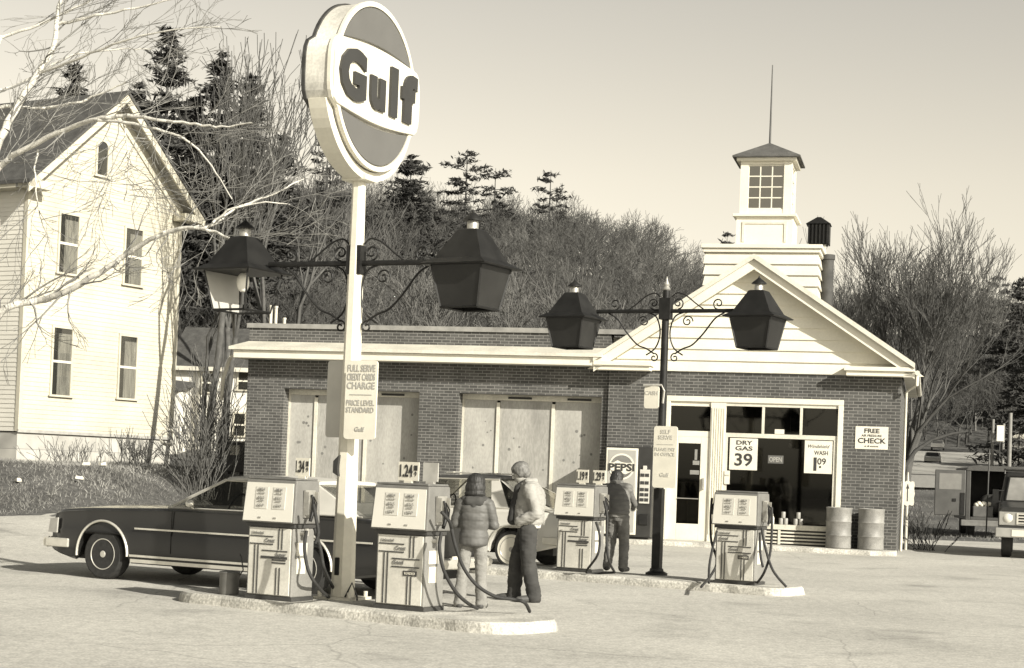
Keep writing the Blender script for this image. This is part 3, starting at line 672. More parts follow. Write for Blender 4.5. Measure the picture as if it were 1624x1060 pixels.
board('service_sign', (570, 697), YP - .30, .40, .88, R(-24), [('FULL SERVE', .86, .075), ('CREDIT CARDS', .75, .075), ('CHARGE', .64, .075), ('-', .56), ('PRICE LEVEL', .43, .06), ('STANDARD', .34, .06), ('Gulf', .1, .05)],
      'white full serve sign facing the camera on the tall post', 'sign', ink=greyink)
board('service_sign', (533, 694), YP + .18, .34, .88, R(-40), [], 'white back panel of a second sign behind the tall post', 'sign', mat=M('sign_back', .5, .6, .1, 3))
# ---- black lamp post on the rear island
P2 = gr(1041, 912, .12)
sp2 = empty('lamp_post', (P2.x, P2.y, .12), R(-26), 'black iron post with two lanterns on scrolled arms by the shop', 'lamp post')
m = MB(); m.tube([(0, 0, 1.2), (0, 0, 4.38)], [.062, .055], 14); m.box(-.066, .066, -.066, .066, .05, 1.32); m.lathe([(.17, 0), (.17, .03), (.11, .06), (.1, .10)], 14)
m.build('post', black, sp2, smooth=40)
m = MB(); m.lathe([(.05, 4.38), (.065, 4.40), (.04, 4.44), (.05, 4.47), (.02, 4.53), (.002, 4.60)], 12); m.build('finial', steel, sp2, smooth=40)
arm(sp2, 4.06, 1.15, 0)
lantern(sp2, (1.48, 0, 3.99), R(-4)); lantern(sp2, (-1.55, 0, 3.99), R(-4))
board('price_board', (1053, 774), P2.y - .25, .38, .94, R(-26), [('SELF', .88, .06), ('SERVE', .79, .06), ('-', .70), ('PLEASE PAY', .6, .05), ('IN OFFICE', .52, .05), ('Gulf', .18, .06)],
      'tall white price board on the black lamp post, in front of the door', 'sign', ink=M('faint_ink', .5, .6))
board('hanging_sign', (1033, 648), P2.y - .05, .24, .34, R(-26), [('CASH', .62, .06)], 'small white hanging sign on a bracket of the black lamp post', 'sign', ink=M('faint_ink', .5, .6))
m = MB(); bq = at(1020, 611, P2.y - .05); bq2 = at(1049, 611, P2.y - .05); bq3 = at(1051, 640, P2.y - .05)
m.tube([bq, bq2, (bq2 + bq3) / 2 + Vector((.03, 0, .05)), bq3], .018, 6); m.M = Matrix.Identity(4)
br_ = m.build('sign_bracket', steel, None); tag(br_, 'grey pipe bracket holding the small hanging sign', 'bracket')

# ================================================================== PUMPS
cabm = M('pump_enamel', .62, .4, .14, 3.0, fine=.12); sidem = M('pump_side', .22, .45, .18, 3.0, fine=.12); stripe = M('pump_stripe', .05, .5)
facem = M('pump_face', .66, .35, .06, 2); dialm = M('dial_plate', .56, .5, .08, 6)
def pump(uv, label, yaw, blocks, s=1.0, z=.12):
    p = gr(uv[0], uv[1], z); Rm = Matrix.Rotation(yaw, 3, 'Z'); W_, D_ = .62, .38
    loc = p + Rm @ Vector((-W_ / 2 * s, D_ / 2 * s, 0))
    o = empty('gas_pump', loc, yaw, label, 'gas pump', 'gas pumps on the islands'); o.scale = (s, s, s)
    m = MB(); m.box(-.32, .32, -.20, .20, 0, .045); m.build('plinth', darkmetal, o)
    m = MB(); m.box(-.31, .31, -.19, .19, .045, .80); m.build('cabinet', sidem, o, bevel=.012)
    m = MB(); m.box(-.285, .285, -.204, -.192, .06, .79); fp = m.build('front_panel', cabm, o, bevel=.004)
    m = MB(); f_ = -.210
    for x in (-.205, -.16): m.box(x, x + .014, f_, f_ + .004, .065, .60)
    for x in (.10, .145): m.box(x, x + .014, f_, f_ + .004, .065, .36); m.box(x + .02, x + .034, f_, f_ + .004, .56, .785)
    m.box(-.27, .05, f_, f_ + .004, .69, .703); m.box(-.27, .05, f_, f_ + .004, .605, .618); m.box(-.10, .25, f_, f_ + .004, .535, .548)
    if blocks == 'bars': m.box(-.11, .25, f_, f_ + .004, .455, .482); m.box(.04, .23, f_, f_ + .004, .435, .45); m.box(.04, .23, f_, f_ + .004, .405, .42)
    else: m.box(-.10, .25, f_, f_ + .004, .45, .463); m.box(.05, .22, f_, f_ + .004, .365, .42)
    m.build('stripe', stripe, fp)
    t = MB(); t.text('Unleaded', -.16, .72, .03, y=f_); t.text('Crest' if blocks != 'good' else 'Good', .0 if blocks != 'good' else -.18, .635, .042, y=f_, bold=.03, shear=.2)
    t.text('Super' if blocks == 'bars' else 'Good', .16 if blocks == 'bars' else -.02, .485, .042, y=f_, bold=.03, shear=.1)
    t.text('regular', .17, .428, .022, y=f_) if blocks != 'bars' else None
    t.build('lettering', greyink2, fp)
    if blocks != 'bars':
        t = MB(); t.text('LEADED', .135, .381, .026, y=f_ - .003, maxw=.14); t.build('leaded_lettering', paper, fp)
    m = MB(); m.box(-.33, .33, -.21, .19, .803, .845); m.build('neck', darkmetal, o)
    # head with raked front
    m = MB(); m.hexa([(-.36, -.26, .848), (.36, -.26, .848), (.36, .22, .848), (-.36, .22, .848), (-.345, -.215, 1.32), (.345, -.215, 1.32), (.345, .20, 1.32), (-.345, .20, 1.32)])
    hd = m.build('meter_head', M('pump_head', .17, .4, .15, 4, fine=.1), o, bevel=.015)
    def fy(z): return -.26 + (.045) * (z - .848) / .472
    m = MB(); m.hexa([(-.34, fy(.865) - .006, .865), (.335, fy(.865) - .006, .865), (.335, fy(.865) + .02, .865), (-.34, fy(.865) + .02, .865), (-.325, fy(1.285) - .006, 1.285), (.315, fy(1.285) - .006, 1.285), (.315, fy(1.285) + .02, 1.285), (-.325, fy(1.285) + .02, 1.285)])
    m.build('face_panel', facem, hd)
    def plate(x0, x1, z0, z1, off, mt, nm, par):
        q = MB(); q.hexa([(x0, fy(z0) - off, z0), (x1, fy(z0) - off, z0), (x1, fy(z0) + .0, z0), (x0, fy(z0), z0), (x0, fy(z1) - off, z1), (x1, fy(z1) - off, z1), (x1, fy(z1), z1), (x0, fy(z1), z1)]); return q.build(nm, mt, par)
    for x in (-.19, .05):
        pl_ = plate(x, x + .17, 1.0, 1.24, .011, dialm, 'dial', hd)
        t = MB(); yy = fy(1.1) - .020
        for (z, txt, hh) in ((1.195, '0834', .032), (1.165, 'TOTAL SALE', .012), (1.105, '0715', .032), (1.08, 'GALLONS', .012), (1.025, '123 9', .028)): t.text(txt, x + .085, z, hh, y=yy + (z - 1.1) * .095, maxw=.15)
        t.build('dial_figures', greyink2, pl_)
    plate(-.13, -.09, .895, .91, .012, steel, 'latch', hd); plate(.08, .12, .895, .91, .012, steel, 'latch', hd)
    m = MB(); m.box(-.33, .33, -.21, .19, 1.322, 1.345); m.build('top_cap', M('pump_top', .14, .6, .2), hd, bevel=.008)
    # right-hand nozzle boot and nozzle
    m = MB(); m.box(.36, .385, -.10, .08, .92, 1.22); m.box(.385, .43, -.10, -.085, .95, 1.2); m.box(.385, .43, .065, .08, .95, 1.2); nb = m.build('nozzle_boot', steel, o)
    m = MB(); m.tube([(.40, -.01, 1.17), (.42, -.01, 1.12), (.44, -.02, 1.05), (.46, -.05, 1.0), (.47, -.09, .94), (.46, -.10, .88)], [.012, .014, .030, .030, .022, .018], 8)
    m.tube([(.42, .0, 1.15), (.49, -.03, 1.08), (.50, -.06, .98), (.46, -.08, .95)], .008, 6); m.build('nozzle', black, nb, smooth=60)
    m = MB(); m.box(.313, .318, -.13, .06, .50, .64); m.box(.313, .318, -.12, .04, .30, .47); m.build('sticker', paper, o)
    m = MB(); m.cyl((.30, -.06, .74), (.39, -.06, .76), .022, n=8); m.cyl((.39, -.06, .72), (.39, -.06, .80), .028, n=8); m.build('hose_swivel', steel, o)
    return o
def hose(o, pts, r_=.019):
    P = [local(o, p) for p in pts]; out = []
    for i in range(len(P) - 1):
        p0 = P[max(i - 1, 0)]; p1 = P[i]; p2 = P[i + 1]; p3 = P[min(i + 2, len(P) - 1)]
        for k in range(6):
            t = k / 6; out.append(.5 * ((2 * p1) + (p2 - p0) * t + (2 * p0 - 5 * p1 + 4 * p2 - p3) * t * t + (3 * p1 - p0 - 3 * p2 + p3) * t ** 3))
    out.append(P[-1]); m = MB(); m.tube(out, r_, 8); m.build('hose', rubber, o, smooth=60)
def price(o, x, txt, sub, w_=.25, blank=False):
    m = MB(); z0 = 1.37; m.box(x - w_ / 2, x + w_ / 2, -.012, 0, z0, z0 + .20)
    m.box(x - .05, x + .05, -.02, .02, 1.345, z0); p_ = m.build('price_card', M('price_card_back', .42, .6, .2) if blank else paper, o)
    if not blank:
        t = MB(); t.text(txt, x - .035, z0 + .045, .125, y=-.016, bold=.03, sx=.72, maxw=w_ * .62); t.text(sub, x + w_ * .36, z0 + .05, .05, y=-.016, bold=.01, sx=.8); t.box(x + w_ * .28, x + w_ * .44, -.018, -.014, z0 + .11, z0 + .165)
        t.build('lettering', inkm, p_)
pu1 = pump((461, 955), 'leftmost gas pump, price 1.34, left of the tall white post', R(-30), 'bars'); price(pu1, .26, '1.34', '9', .19)
pu2 = pump((671, 971), 'nearest gas pump, price 1.24, right of the tall white post', R(-30), 'crest'); price(pu2, -.06, '1.24', '9', .26); price(pu2, .22, '', '', .19, True)
pu3 = pump((938, 909), 'gas pump with 1.19 and 1.29 price cards, beside the person in a vest', R(-30), 'bars'); price(pu3, -.0, '1.19', '9', .21); price(pu3, .29, '1.29', '9', .21)
pu4 = pump((1196, 929), 'rightmost gas pump, without price cards, in front of the shop window', R(-30), 'good')
hose(pu1, [at(486, 842, 18.2), at(483, 870, 18.2), at(489, 905, 18.1), at(505, 932, 18.2), gr(522, 948, .14)])
hose(pu1, [at(499, 838, 18.35), at(508, 870, 18.4), at(515, 905, 18.4), gr(533, 941, .16)])
hose(pu1, [at(497, 800, 18.35), at(502, 826, 18.35), at(505, 846, 18.35), at(500, 862, 18.35)])
hose(pu2, [at(700, 845, 17.75), at(697, 870, 17.7), at(704, 905, 17.7), at(722, 938, 17.8), at(742, 957, 18.0), gr(757, 965, .14)])
hose(pu2, [at(716, 838, 17.9), at(722, 865, 17.9), at(735, 900, 17.8), at(756, 928, 17.8), at(785, 946, 17.9), at(815, 951, 18.0), at(832, 956, 18.0), gr(840, 970, .13)])
hose(pu2, [at(700, 812, 17.75), at(712, 826, 17.8), at(716, 838, 17.9)])
hose(pu3, [at(958, 795, 25.6), at(963, 820, 25.5), at(962, 860, 25.4), at(966, 890, 25.3), gr(975, 908, .14)])
hose(pu3, [at(945, 828, 25.5), at(951, 850, 25.5), at(948, 880, 25.3), gr(930, 908, .14), gr(955, 909, .14), gr(975, 908, .14)])
hose(pu4, [at(1129, 790, 25.0), at(1127, 820, 25.0), at(1128, 858, 24.9), at(1137, 890, 24.8), at(1128, 912, 24.6), gr(1112, 931, .14)])
hose(pu4, [at(1137, 842, 24.7), at(1126, 890, 24.6), gr(1124, 925, .14)])
hose(pu4, [at(1224, 805, 24.4), at(1224, 845, 24.3), at(1221, 880, 24.2), at(1212, 908, 24.2), gr(1200, 926, .14)])
hose(pu4, [at(1208, 838, 24.3), at(1214, 870, 24.2), at(1226, 905, 24.1), gr(1247, 931, .14)])
hose(pu4, [at(1205, 845, 24.2), at(1206, 880, 24.2), at(1210, 900, 24.2)])
m = MB(); m.tube([(-.36, -.05, .95), (-.42, -.06, 1.02), (-.44, -.06, 1.10), (-.40, -.05, 1.16)], [.03, .035, .03, .012], 8); m.build('nozzle', black, pu4, smooth=60)
# waste bucket on the island
pb = gr(363, 943, .12); o = empty('bucket', pb, 0, 'grey metal bucket standing left of the leftmost pump', 'bucket')
m = MB(); m.lathe([(.02, .012), (.095, .012), (.10, 0), (.11, .02), (.115, .24), (.122, .25), (.115, .26), (.108, .25), (.10, .03), (.01, .025)], 20); m.build('pail', M('pail', .17, .5, .25, 5, metal=.3), o, smooth=40)
m = MB(); m.tube([(.115, 0, .22), (.15, .0, .28), (.12, .02, .42), (.10, .03, .46)], .008, 6); m.build('wiper_handle', darkmetal, o)

# ================================================================== FARMHOUSE
def onplane(u, v, O, yaw):
    d = ray(u, v); n = Vector((math.sin(yaw), -math.cos(yaw), 0)); t = (O - CP).dot(n) / d.dot(n); q = CP + d * t
    return (q - O).dot(Vector((math.cos(yaw), math.sin(yaw), 0))), q.z - O.z
HO = at(28, 684, 48.0); HY = R(60.3); HW = 6.5
fh = empty('farmhouse', HO, HY, 'tall cream clapboard farmhouse with steep gable and small arched attic window', 'house')
HE, HA = 7.25, 10.05; HD = 11.0
def clap(m, x0, x1, y, z0, z1, ax_='x', step=.13):
    z = z0
    while z < z1 - .01:
        z2 = min(z1, z + step)
        if ax_ == 'x': m.add([(x0, y - .018, z), (x1, y - .018, z), (x1, y - .004, z2), (x0, y - .004, z2), (x0, y, z), (x1, y, z)], [(0, 1, 2, 3), (4, 5, 1, 0)])
        z = z2
m = MB(); m.box(0, HW, 0, HD, 0, HE); m.prism([(0, HE), (HW, HE), (HW / 2, HA)], 0, HD); wall_ = m.build('wall', cream, fh)
m = MB(); clap(m, .12, HW - .12, -.001, 0, HE)
z = HE
while z < HA - .2:
    hw = (HA - z) / (HA - HE) * HW / 2; hw2 = (HA - z - .13) / (HA - HE) * HW / 2
    m.add([(HW / 2 - hw, -.019, z), (HW / 2 + hw, -.019, z), (HW / 2 + hw2, -.005, z + .13), (HW / 2 - hw2, -.005, z + .13)], [(0, 1, 2, 3)]); z += .13
m.build('clapboards', cream, fh)
m = MB(); z = 0
while z < HE - .01: m.add([(-.018, .12, z), (-.018, HD, z), (-.004, HD, z + .13), (-.004, .12, z + .13), (0, .12, z), (0, HD, z)], [(0, 3, 2, 1), (4, 0, 1, 5)]); z += .13
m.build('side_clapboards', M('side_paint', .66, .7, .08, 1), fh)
for x in (-.03, HW - .10): m = MB(); m.box(x, x + .13, -.035, .10, 0, HE); m.build('corner_board', cream, fh)
HOV = .55; st_ = (HA - HE) / (HW / 2)
def hroof(m, y0, y1, d0, d1, ov): # follows both slopes
    e = ov
    m.prism([(-e, HE - e * st_ + d0), (HW / 2, HA + d0), (HW / 2, HA + d1), (-e, HE - e * st_ + d1)], y0, y1)
    m.prism([(HW / 2 + .001, HA + d0), (HW + e, HE - e * st_ + d0), (HW + e, HE - e * st_ + d1), (HW / 2 + .001, HA + d1)], y0, y1)
m = MB(); hroof(m, -HOV - .04, HD + .4, .16, .26, .55); m.build('roof', roofdark, fh)
m = MB(); hroof(m, -HOV, -HOV + .05, -.12, .157, .52); m.build('rake_board', cream, fh)
m = MB(); hroof(m, -HOV + .053, -.003, .02, .155, .50); m.build('rake_soffit', M('mottled_soffit', .30, .8, .3, 2, fine=.3), fh)  # soffit coloured a darker, mottled grey than the walls
m = MB(); hroof(m, -.06, -.022, -.42, .017, .0); m.build('frieze_board', cream, fh)
for (a, b) in ((-.5, .35), (HW - .45, HW + .5)):
    m = MB(); m.box(a, b, -HOV, -.07, HE - .42, HE - .18); m.build('cornice_return', cream, fh, bevel=.02)
m = MB(); m.box(-.5, -.02, 0, HD, HE - .42, HE - .2); m.build('eave_box', cream, fh)
m = MB(); m.box(.02, HW - .02, .03, HD, -1.6, -.03); m.build('foundation', brick_mat('foundation_blocks', .40, .48, .22, 1.6, .5), fh)
m = MB(); m.box(-.03, HW + .03, -.05, .0, -.03, .06); m.build('sill_board', M('sill_grey', .35, .8), fh)  # sill board in a darker grey than the wall paint
curt = M('curtain', .24, .9, .35, 3, stretch=(6, 6, .6)); wglass = glass_mat('house_glass', .96, .9)
def hwin(x0, x1, z0, z1, par=fh, y=0.0, curtain=True, arch=False, mid=True):
    m = MB(); t = .07
    m.box(x0 - t, x0, y - .06, y - .002, z0 - .05, z1 + t); m.box(x1, x1 + t, y - .06, y - .002, z0 - .05, z1 + t)
    if not arch: m.box(x0, x1, y - .06, y - .002, z1, z1 + t)
    f = m.build('window', cream, par)
    zm = (z0 + z1) / 2
    if mid: m = MB(); m.box(x0, x1, y - .050, y - .02, zm - .035, zm + .035); m.build('sash_rail', white, f)
    m = MB(); m.box(x0 - .12, x1 + .12, y - .10, y - .062, z0 - .06, z0); m.build('sill', cream, f)
    m = MB(); m.box(x0, x1, y - .036, y - .032, z0, z1); m.build('pane', wglass, f)
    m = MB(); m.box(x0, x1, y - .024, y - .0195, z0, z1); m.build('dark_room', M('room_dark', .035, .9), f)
    if curtain:
        m = MB(); n = 26; pts = []
        for k in range(n + 1):
            x = x0 + (x1 - x0) * (.28 + .72 * k / n); pts.append((x, y - .029 + .003 * math.sin(k * 1.6)))
        m.add([(x, yy, z0) for x, yy in pts] + [(x, yy, z1 - .15) for x, yy in pts], [(k, k + 1, n + 2 + k, n + 1 + k) for k in range(n)]); m.build('curtain', curt, f)
    return f
for (u0, u1, v0, v1) in ((82, 111, 521, 627), (188, 214, 534, 632), (93, 122, 341, 434), (197, 223, 364, 452)):
    a = onplane(u0, (v0 + v1) / 2, HO, HY); b = onplane(u1, (v0 + v1) / 2, HO, HY); q0 = onplane((u0 + u1) / 2, v1, HO, HY)[1]; q1 = onplane((u0 + u1) / 2, v0, HO, HY)[1]
    hwin(a[0], b[0], q0, q1)
a = onplane(153, 255, HO, HY); b = onplane(169, 255, HO, HY); q0 = onplane(161, 279, HO, HY)[1]; q1 = onplane(161, 236, HO, HY)[1]
x0, x1 = a[0], b[0]; f = hwin(x0, x1, q0, q1, curtain=False, arch=True, mid=False)
m = MB(); rr_ = (x1 - x0) / 2; cx_ = (x0 + x1) / 2
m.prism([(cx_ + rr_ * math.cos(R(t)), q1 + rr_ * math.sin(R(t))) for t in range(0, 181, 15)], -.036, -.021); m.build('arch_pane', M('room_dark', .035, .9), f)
m = MB(); m.v = []; n = 13
o1 = [(cx_ + (rr_ + .07) * math.cos(R(15 * k)), q1 + (rr_ + .07) * math.sin(R(15 * k))) for k in range(n)]; o2 = [(cx_ + rr_ * math.cos(R(15 * k)), q1 + rr_ * math.sin(R(15 * k))) for k in range(n)]
for i in range(n - 1): m.prism([o1[i], o1[i + 1], o2[i + 1], o2[i]], -.06, -.004)
m.build('arch_frame', cream, f)

# second house behind
O2 = at(262, 700, 74.0); bh_ = empty('back_house', O2, R(-6), 'low white house with dark shingle roof behind the bare trees', 'house')
m = MB(); m.box(0, 6.8, 0, 6, -1.5, 3.35); m.build('wall', M('back_wall', .66, .7, .1, 1), bh_)
m = MB(); m.hexa([(-.1, -.3, 3.2), (7, -.3, 3.2), (7, 6.3, 3.2), (-.1, 6.3, 3.2), (-.1, 2.6, 5.2), (7, 2.6, 5.2), (7, 3, 5.2), (-.1, 3, 5.2)]); m.build('roof', roofdark, bh_)
m = MB(); m.box(-.1, 7, -.36, -.305, 3.1, 3.28); m.build('fascia', white2, bh_)
m = MB(); m.hexa([(-.6, -2.2, 2.25), (1.2, -2.2, 2.1), (1.2, -.01, 2.4), (-.6, -.01, 2.5), (-.6, -2.2, 2.4), (1.2, -2.2, 2.2), (1.2, -.01, 2.6), (-.6, -.01, 2.75)]); m.build('porch_roof', roofdark, bh_)
m = MB(); m.box(-.5, 1.1, -1.9, -.01, -1.2, 2.1); m.build('porch', M('porch_wall', .6, .7, .1), bh_)
for (x, z0, z1) in ((1.55, 2.2, 3.0), (3.15, 2.35, 3.1), (3.05, .35, 1.3)): hwin(x, x + .45, z0, z1, bh_, 0, False)
O3 = at(358, 752, 46.0); bx = empty('utility_cabinet', O3, R(-12), 'dark metal cabinet with white label at the left corner of the garage', 'cabinet')
m = MB(); m.box(0, .50, 0, .4, .06, .86); m.build('body', darkmetal, bx, bevel=.015)
m = MB(); m.box(-.02, .52, -.03, .42, .86, .90); m.build('lid', M('cab_lid', .4, .7), bx)
m = MB(); m.box(.11, .37, -.012, -.003, .52, .78); m.build('label_plate', paper, bx)
for x in (.05, .39): m = MB(); m.box(x, x + .06, .02, .1, 0, .06); m.build('foot', black, bx)
p = at(268, 706, 50.0); m = MB(); m.tube([tuple(p + Vector((.25 * math.cos(t), .1 * math.sin(t), .22 + .22 * math.sin(t)))) for t in [R(20 * k) for k in range(16)]], .05, 8)
one(m, 'coiled_hose', white2, 'pale coil lying in the weeds at the right corner of the farmhouse', 'coil', smooth=60)

# ================================================================== CARS
for n_ in ():
    pass
def interp(tab, x):
    return float(np.interp(x, [t[0] for t in tab], [t[1] for t in tab]))
def car(name, loc, yaw, label, P, group=None, s=1.0):
    o = empty(name, loc, yaw, label, 'car', group); o.scale = (s, s, s)
    paint, trim = P['paint'], chrome
    xf, xr = P['x']; hw = P['hw']; axles = P['axles']; ra = P['arch']; wr = P['wr']
    rc = wr
    xs_ = sorted(set([round(xf + (xr - xf) * k / 90, 3) for k in range(91)] + [round(a + ra * math.sin(R(t)), 3) for a in axles for t in range(-90, 91, 10)]))
    rings = []
    for x in xs_:
        zb = interp(P['bot'], x); zt = interp(P['top'], x); w_ = hw * interp(P['plan'], x); zs = zt - interp(P['shdrop'], x)
        za = zb
        for a in axles:
            d_ = abs(x - a)
            if d_ <= ra: za = max(za, rc + math.sqrt(max(0, ra * ra - d_ * d_)))
        zcz = interp(P['crease'], x); za = min(za, zcz - .03)
        L = [(0, zb + .12), (w_ - .28, zb + .12 if za == zb else za + .02), (w_ - .04, za), (w_ - .005, za + .03), (w_, zcz), (w_ - .012, zcz + .03), (w_ - .025, zs), (w_ - .06, zs + (zt - zs) * .55), (w_ - .16, zt - .012), (0, zt + .02)]
        ring = [(x, -a, b) for a, b in L] + [(x, a, b) for a, b in reversed(L[1:-1])]
        rings.append(ring)
    m = MB(); m.loft(rings); body = m.build('body', paint, o, smooth=38)
    # inner floor so nothing shows through the arches
    m = MB(); m.box(xf + .25, xr - .25, -(hw - .3), hw - .3, .24, .60); m.build('underbody', black, o)
    # wheels
    for a in axles:
        for sgn in (-1, 1):
            y = sgn * (hw - .135); m = MB(); m.lathe_y([(.19, -.10), (wr - .04, -.105), (wr - .012, -.085), (wr, -.05), (wr, .05), (wr - .012, .085), (wr - .04, .105), (.19, .10)], 40, (a, y, wr)); wh = m.build('wheel', rubber, o, smooth=35)
            m = MB(); yo = y + sgn * .095; q = lambda r_, d_: (r_, sgn * d_)
            prof = [q(.001, .012), q(.04, .010), q(.055, -.004), q(.06, -.012), q(.10, -.012), q(.14, -.004), q(.165, -.010), q(.185, -.002), q(.198, .012), q(.205, .010), q(.20, -.03), q(.001, -.03)]
            m.lathe_y(prof, 40, (a, yo, wr)); rim = m.build('rim', P.get('rim', chrome), wh, smooth=30)
            if P.get('whitewall'):
                m = MB(); m.lathe_y([q(.235, .008), q(.243, .0105), q(.251, .010), q(.251, .002), q(.235, .002)], 40, (a, yo, wr)); m.build('white_wall', paper, wh)
            m = MB()
            for k in range(32):
                t = 2 * math.pi * k / 32; c_, s_ = math.cos(t), math.sin(t); m.tube([(a + .07 * c_, yo - sgn * .010, wr + .07 * s_), (a + .175 * c_, yo - sgn * .004, wr + .175 * s_)], .0035, 4)
            m.build('spokes', P.get('rim', chrome), rim)
            m = MB(); pts = [(a + (ra + .008) * math.sin(R(t)), sgn * (hw * interp(P['plan'], a + ra * math.sin(R(t))) + .004), rc + (ra + .008) * math.cos(R(t))) for t in range(-95, 96, 6)]
            m.tube(pts, .018, 6); m.build('arch_trim', trim, body, smooth=60)
    # side strips
    for (z, x0, x1, th) in P['strips']:
        for sgn in (-1, 1):
            m = MB(); xx = np.linspace(x0, x1, 26); pr = []
            for x in xx:
                y = sgn * (hw * interp(P['plan'], x)); pr.append([(x, y - .002 * sgn, z - th), (x, y + .012 * sgn, z - th), (x, y + .012 * sgn, z + th), (x, y - .002 * sgn, z + th)])
            m.loft(pr); m.build('side_trim', trim, body)
    # greenhouse
    G = P['green']  # dict: base (x,z) front->rear polyline of pillars at belt and roof
    bw_, tw = hw * .90, hw * P.get('tuck', .70)
    (fx, fz), (rfx, rfz), (rrx, rrz), (bx_, bz) = G['ws_base'], G['roof_f'], G['roof_r'], G['rear_base']
    m = MB(); NN = 9; rr = []
    for k in range(NN + 1):
        t = k / NN; x = rfx + (rrx - rfx) * t; z = rfz + (rrz - rfz) * t + .025 * math.sin(math.pi * t)
        rr.append([(x, -tw, z - .05), (x, -tw - .004, z - .03), (x, -tw + .06, z), (x, 0, z + .02), (x, tw - .06, z), (x, tw + .004, z - .03), (x, tw, z - .05), (x, 0, z - .04)])
    m.loft(rr); m.build('roof', P['roofmat'], o, smooth=50, bevel=.01)
    m = MB()
    for sgn in (-1, 1): m.tube([(rfx, sgn * (tw + .008), rfz - .045), (rrx, sgn * (tw + .008), rrz - .045)], .012, 5)
    m.build('drip_rail', trim, o)
    def Lp(p_a, p_b, t): return tuple(p_a[i] + (p_b[i] - p_a[i]) * t for i in range(3))
    def side(x, z, t_, sgn):  # point on side plane, t_: 0 belt 1 roof
        return (x, sgn * (bw_ + (tw - bw_) * t_), z)
    m = MB(); quads = []
    for p0, p1 in (((fx, fz), (rfx, rfz - .04)),):
        m.hexa([(p0[0], -bw_ + .05, p0[1]), (p0[0], bw_ - .05, p0[1]), (p0[0] + .012, bw_ - .05, p0[1]), (p0[0] + .012, -bw_ + .05, p0[1]), (p1[0], -tw + .05, p1[1]), (p1[0], tw - .05, p1[1]), (p1[0] + .012, tw - .05, p1[1]), (p1[0] + .012, -tw + .05, p1[1])])
    m.build('windshield', carglass, o)
    m = MB(); m.hexa([(bx_, -bw_ + .12, bz), (bx_, bw_ - .12, bz), (bx_ - .012, bw_ - .12, bz), (bx_ - .012, -bw_ + .12, bz), (rrx, -tw + .06, rrz - .04), (rrx, tw - .06, rrz - .04), (rrx - .012, tw - .06, rrz - .04), (rrx - .012, -tw + .06, rrz - .04)]); m.build('rear_window', carglass, o)
    for sgn in (-1, 1):
        for (nm, mt_, xb0, xb1, xt0, xt1, th) in G['side']:
            def zb_(x): return interp([(fx, fz), (bx_, bz)], x)
            def zt_(x): return interp([(rfx, rfz - .05), (rrx, rrz - .05)], x) if rfx <= x <= rrx else (fz + (rfz - .05 - fz) * (x - fx) / (rfx - fx) if x < rfx else bz + (rrz - .05 - bz) * (x - bx_) / (rrx - bx_))
            P8 = []
            for lev, xa, xb in ((0, xb0, xb1), (1, xt0, xt1)):
                z_a, z_b = (zb_(xa), zb_(xb)) if lev == 0 else (zt_(xa), zt_(xb)); ya = sgn * (bw_ + (tw - bw_) * lev)
                P8 += [(xa, ya, z_a), (xb, ya, z_b), (xb, ya - sgn * th, z_b), (xa, ya - sgn * th, z_a)]
            m = MB(); m.hexa(P8); m.build(nm, mt_ or paint, o)
        m = MB(); m.tube([(fx, sgn * (bw_ + .012), fz + .005), (bx_, sgn * (bw_ + .012), bz + .005)], .011, 5); m.tube([(fx, sgn * bw_, fz), (rfx, sgn * tw, rfz - .04)], .020, 5); m.build('window_trim', trim, o)
    # interior
    m = MB(); 
    for x in P['seats']:
        m.hexa([(x, -hw * .78, .35), (x + .5, -hw * .78, .35), (x + .5, hw * .78, .35), (x, hw * .78, .35), (x + .42, -hw * .74, fz + .17), (x + .55, -hw * .74, fz + .17), (x + .55, hw * .74, fz + .17), (x + .42, hw * .74, fz + .17)])
    m.build('seats', P.get('seatmat', darkmetal), o, bevel=.03)
    m = MB(); x = fx + .75; m.tube([(x + .06 * math.sin(t), -hw * .42 + .19 * math.cos(t), fz + .02 + .19 * math.sin(t)) for t in [2 * math.pi * k / 20 for k in range(21)]], .014, 6)
    m.tube([(x, -hw * .42, fz), (x - .35, -hw * .42, fz - .12)], .02, 6); m.build('steering_wheel', black, o)
    m = MB(); m.box(fx + .05, fx + .45, -hw * .8, hw * .8, fz - .22, fz - .01); m.build('dashboard', black, o)
    # bumpers and lamps
    for (x, z, d_, ww) in P['bumpers']:
        m = MB(); pts = []
        for k in range(13):
            t = -1 + 2 * k / 12; pts.append([(x + d_ * (-.10 * (1 - abs(t) ** 3)) + d_ * .12 * 0 + dx_ * d_ * -1, ww * t, z + dz_) for dx_, dz_ in ((0, -.07), (.06, -.055), (.08, 0), (.06, .055), (0, .07))])
        m.loft(pts); bmp = m.build('bumper', chrome, o, smooth=40)
        for sgn in (-1, 1):
            m = MB(); xx0, xx1 = sorted((x - d_ * .02, x + d_ * .38)); m.box(xx0, xx1, sgn * ww - .02, sgn * ww + .02, z - .06, z + .06); m.build('bumper_end', chrome, bmp, bevel=.015)
    return o, body
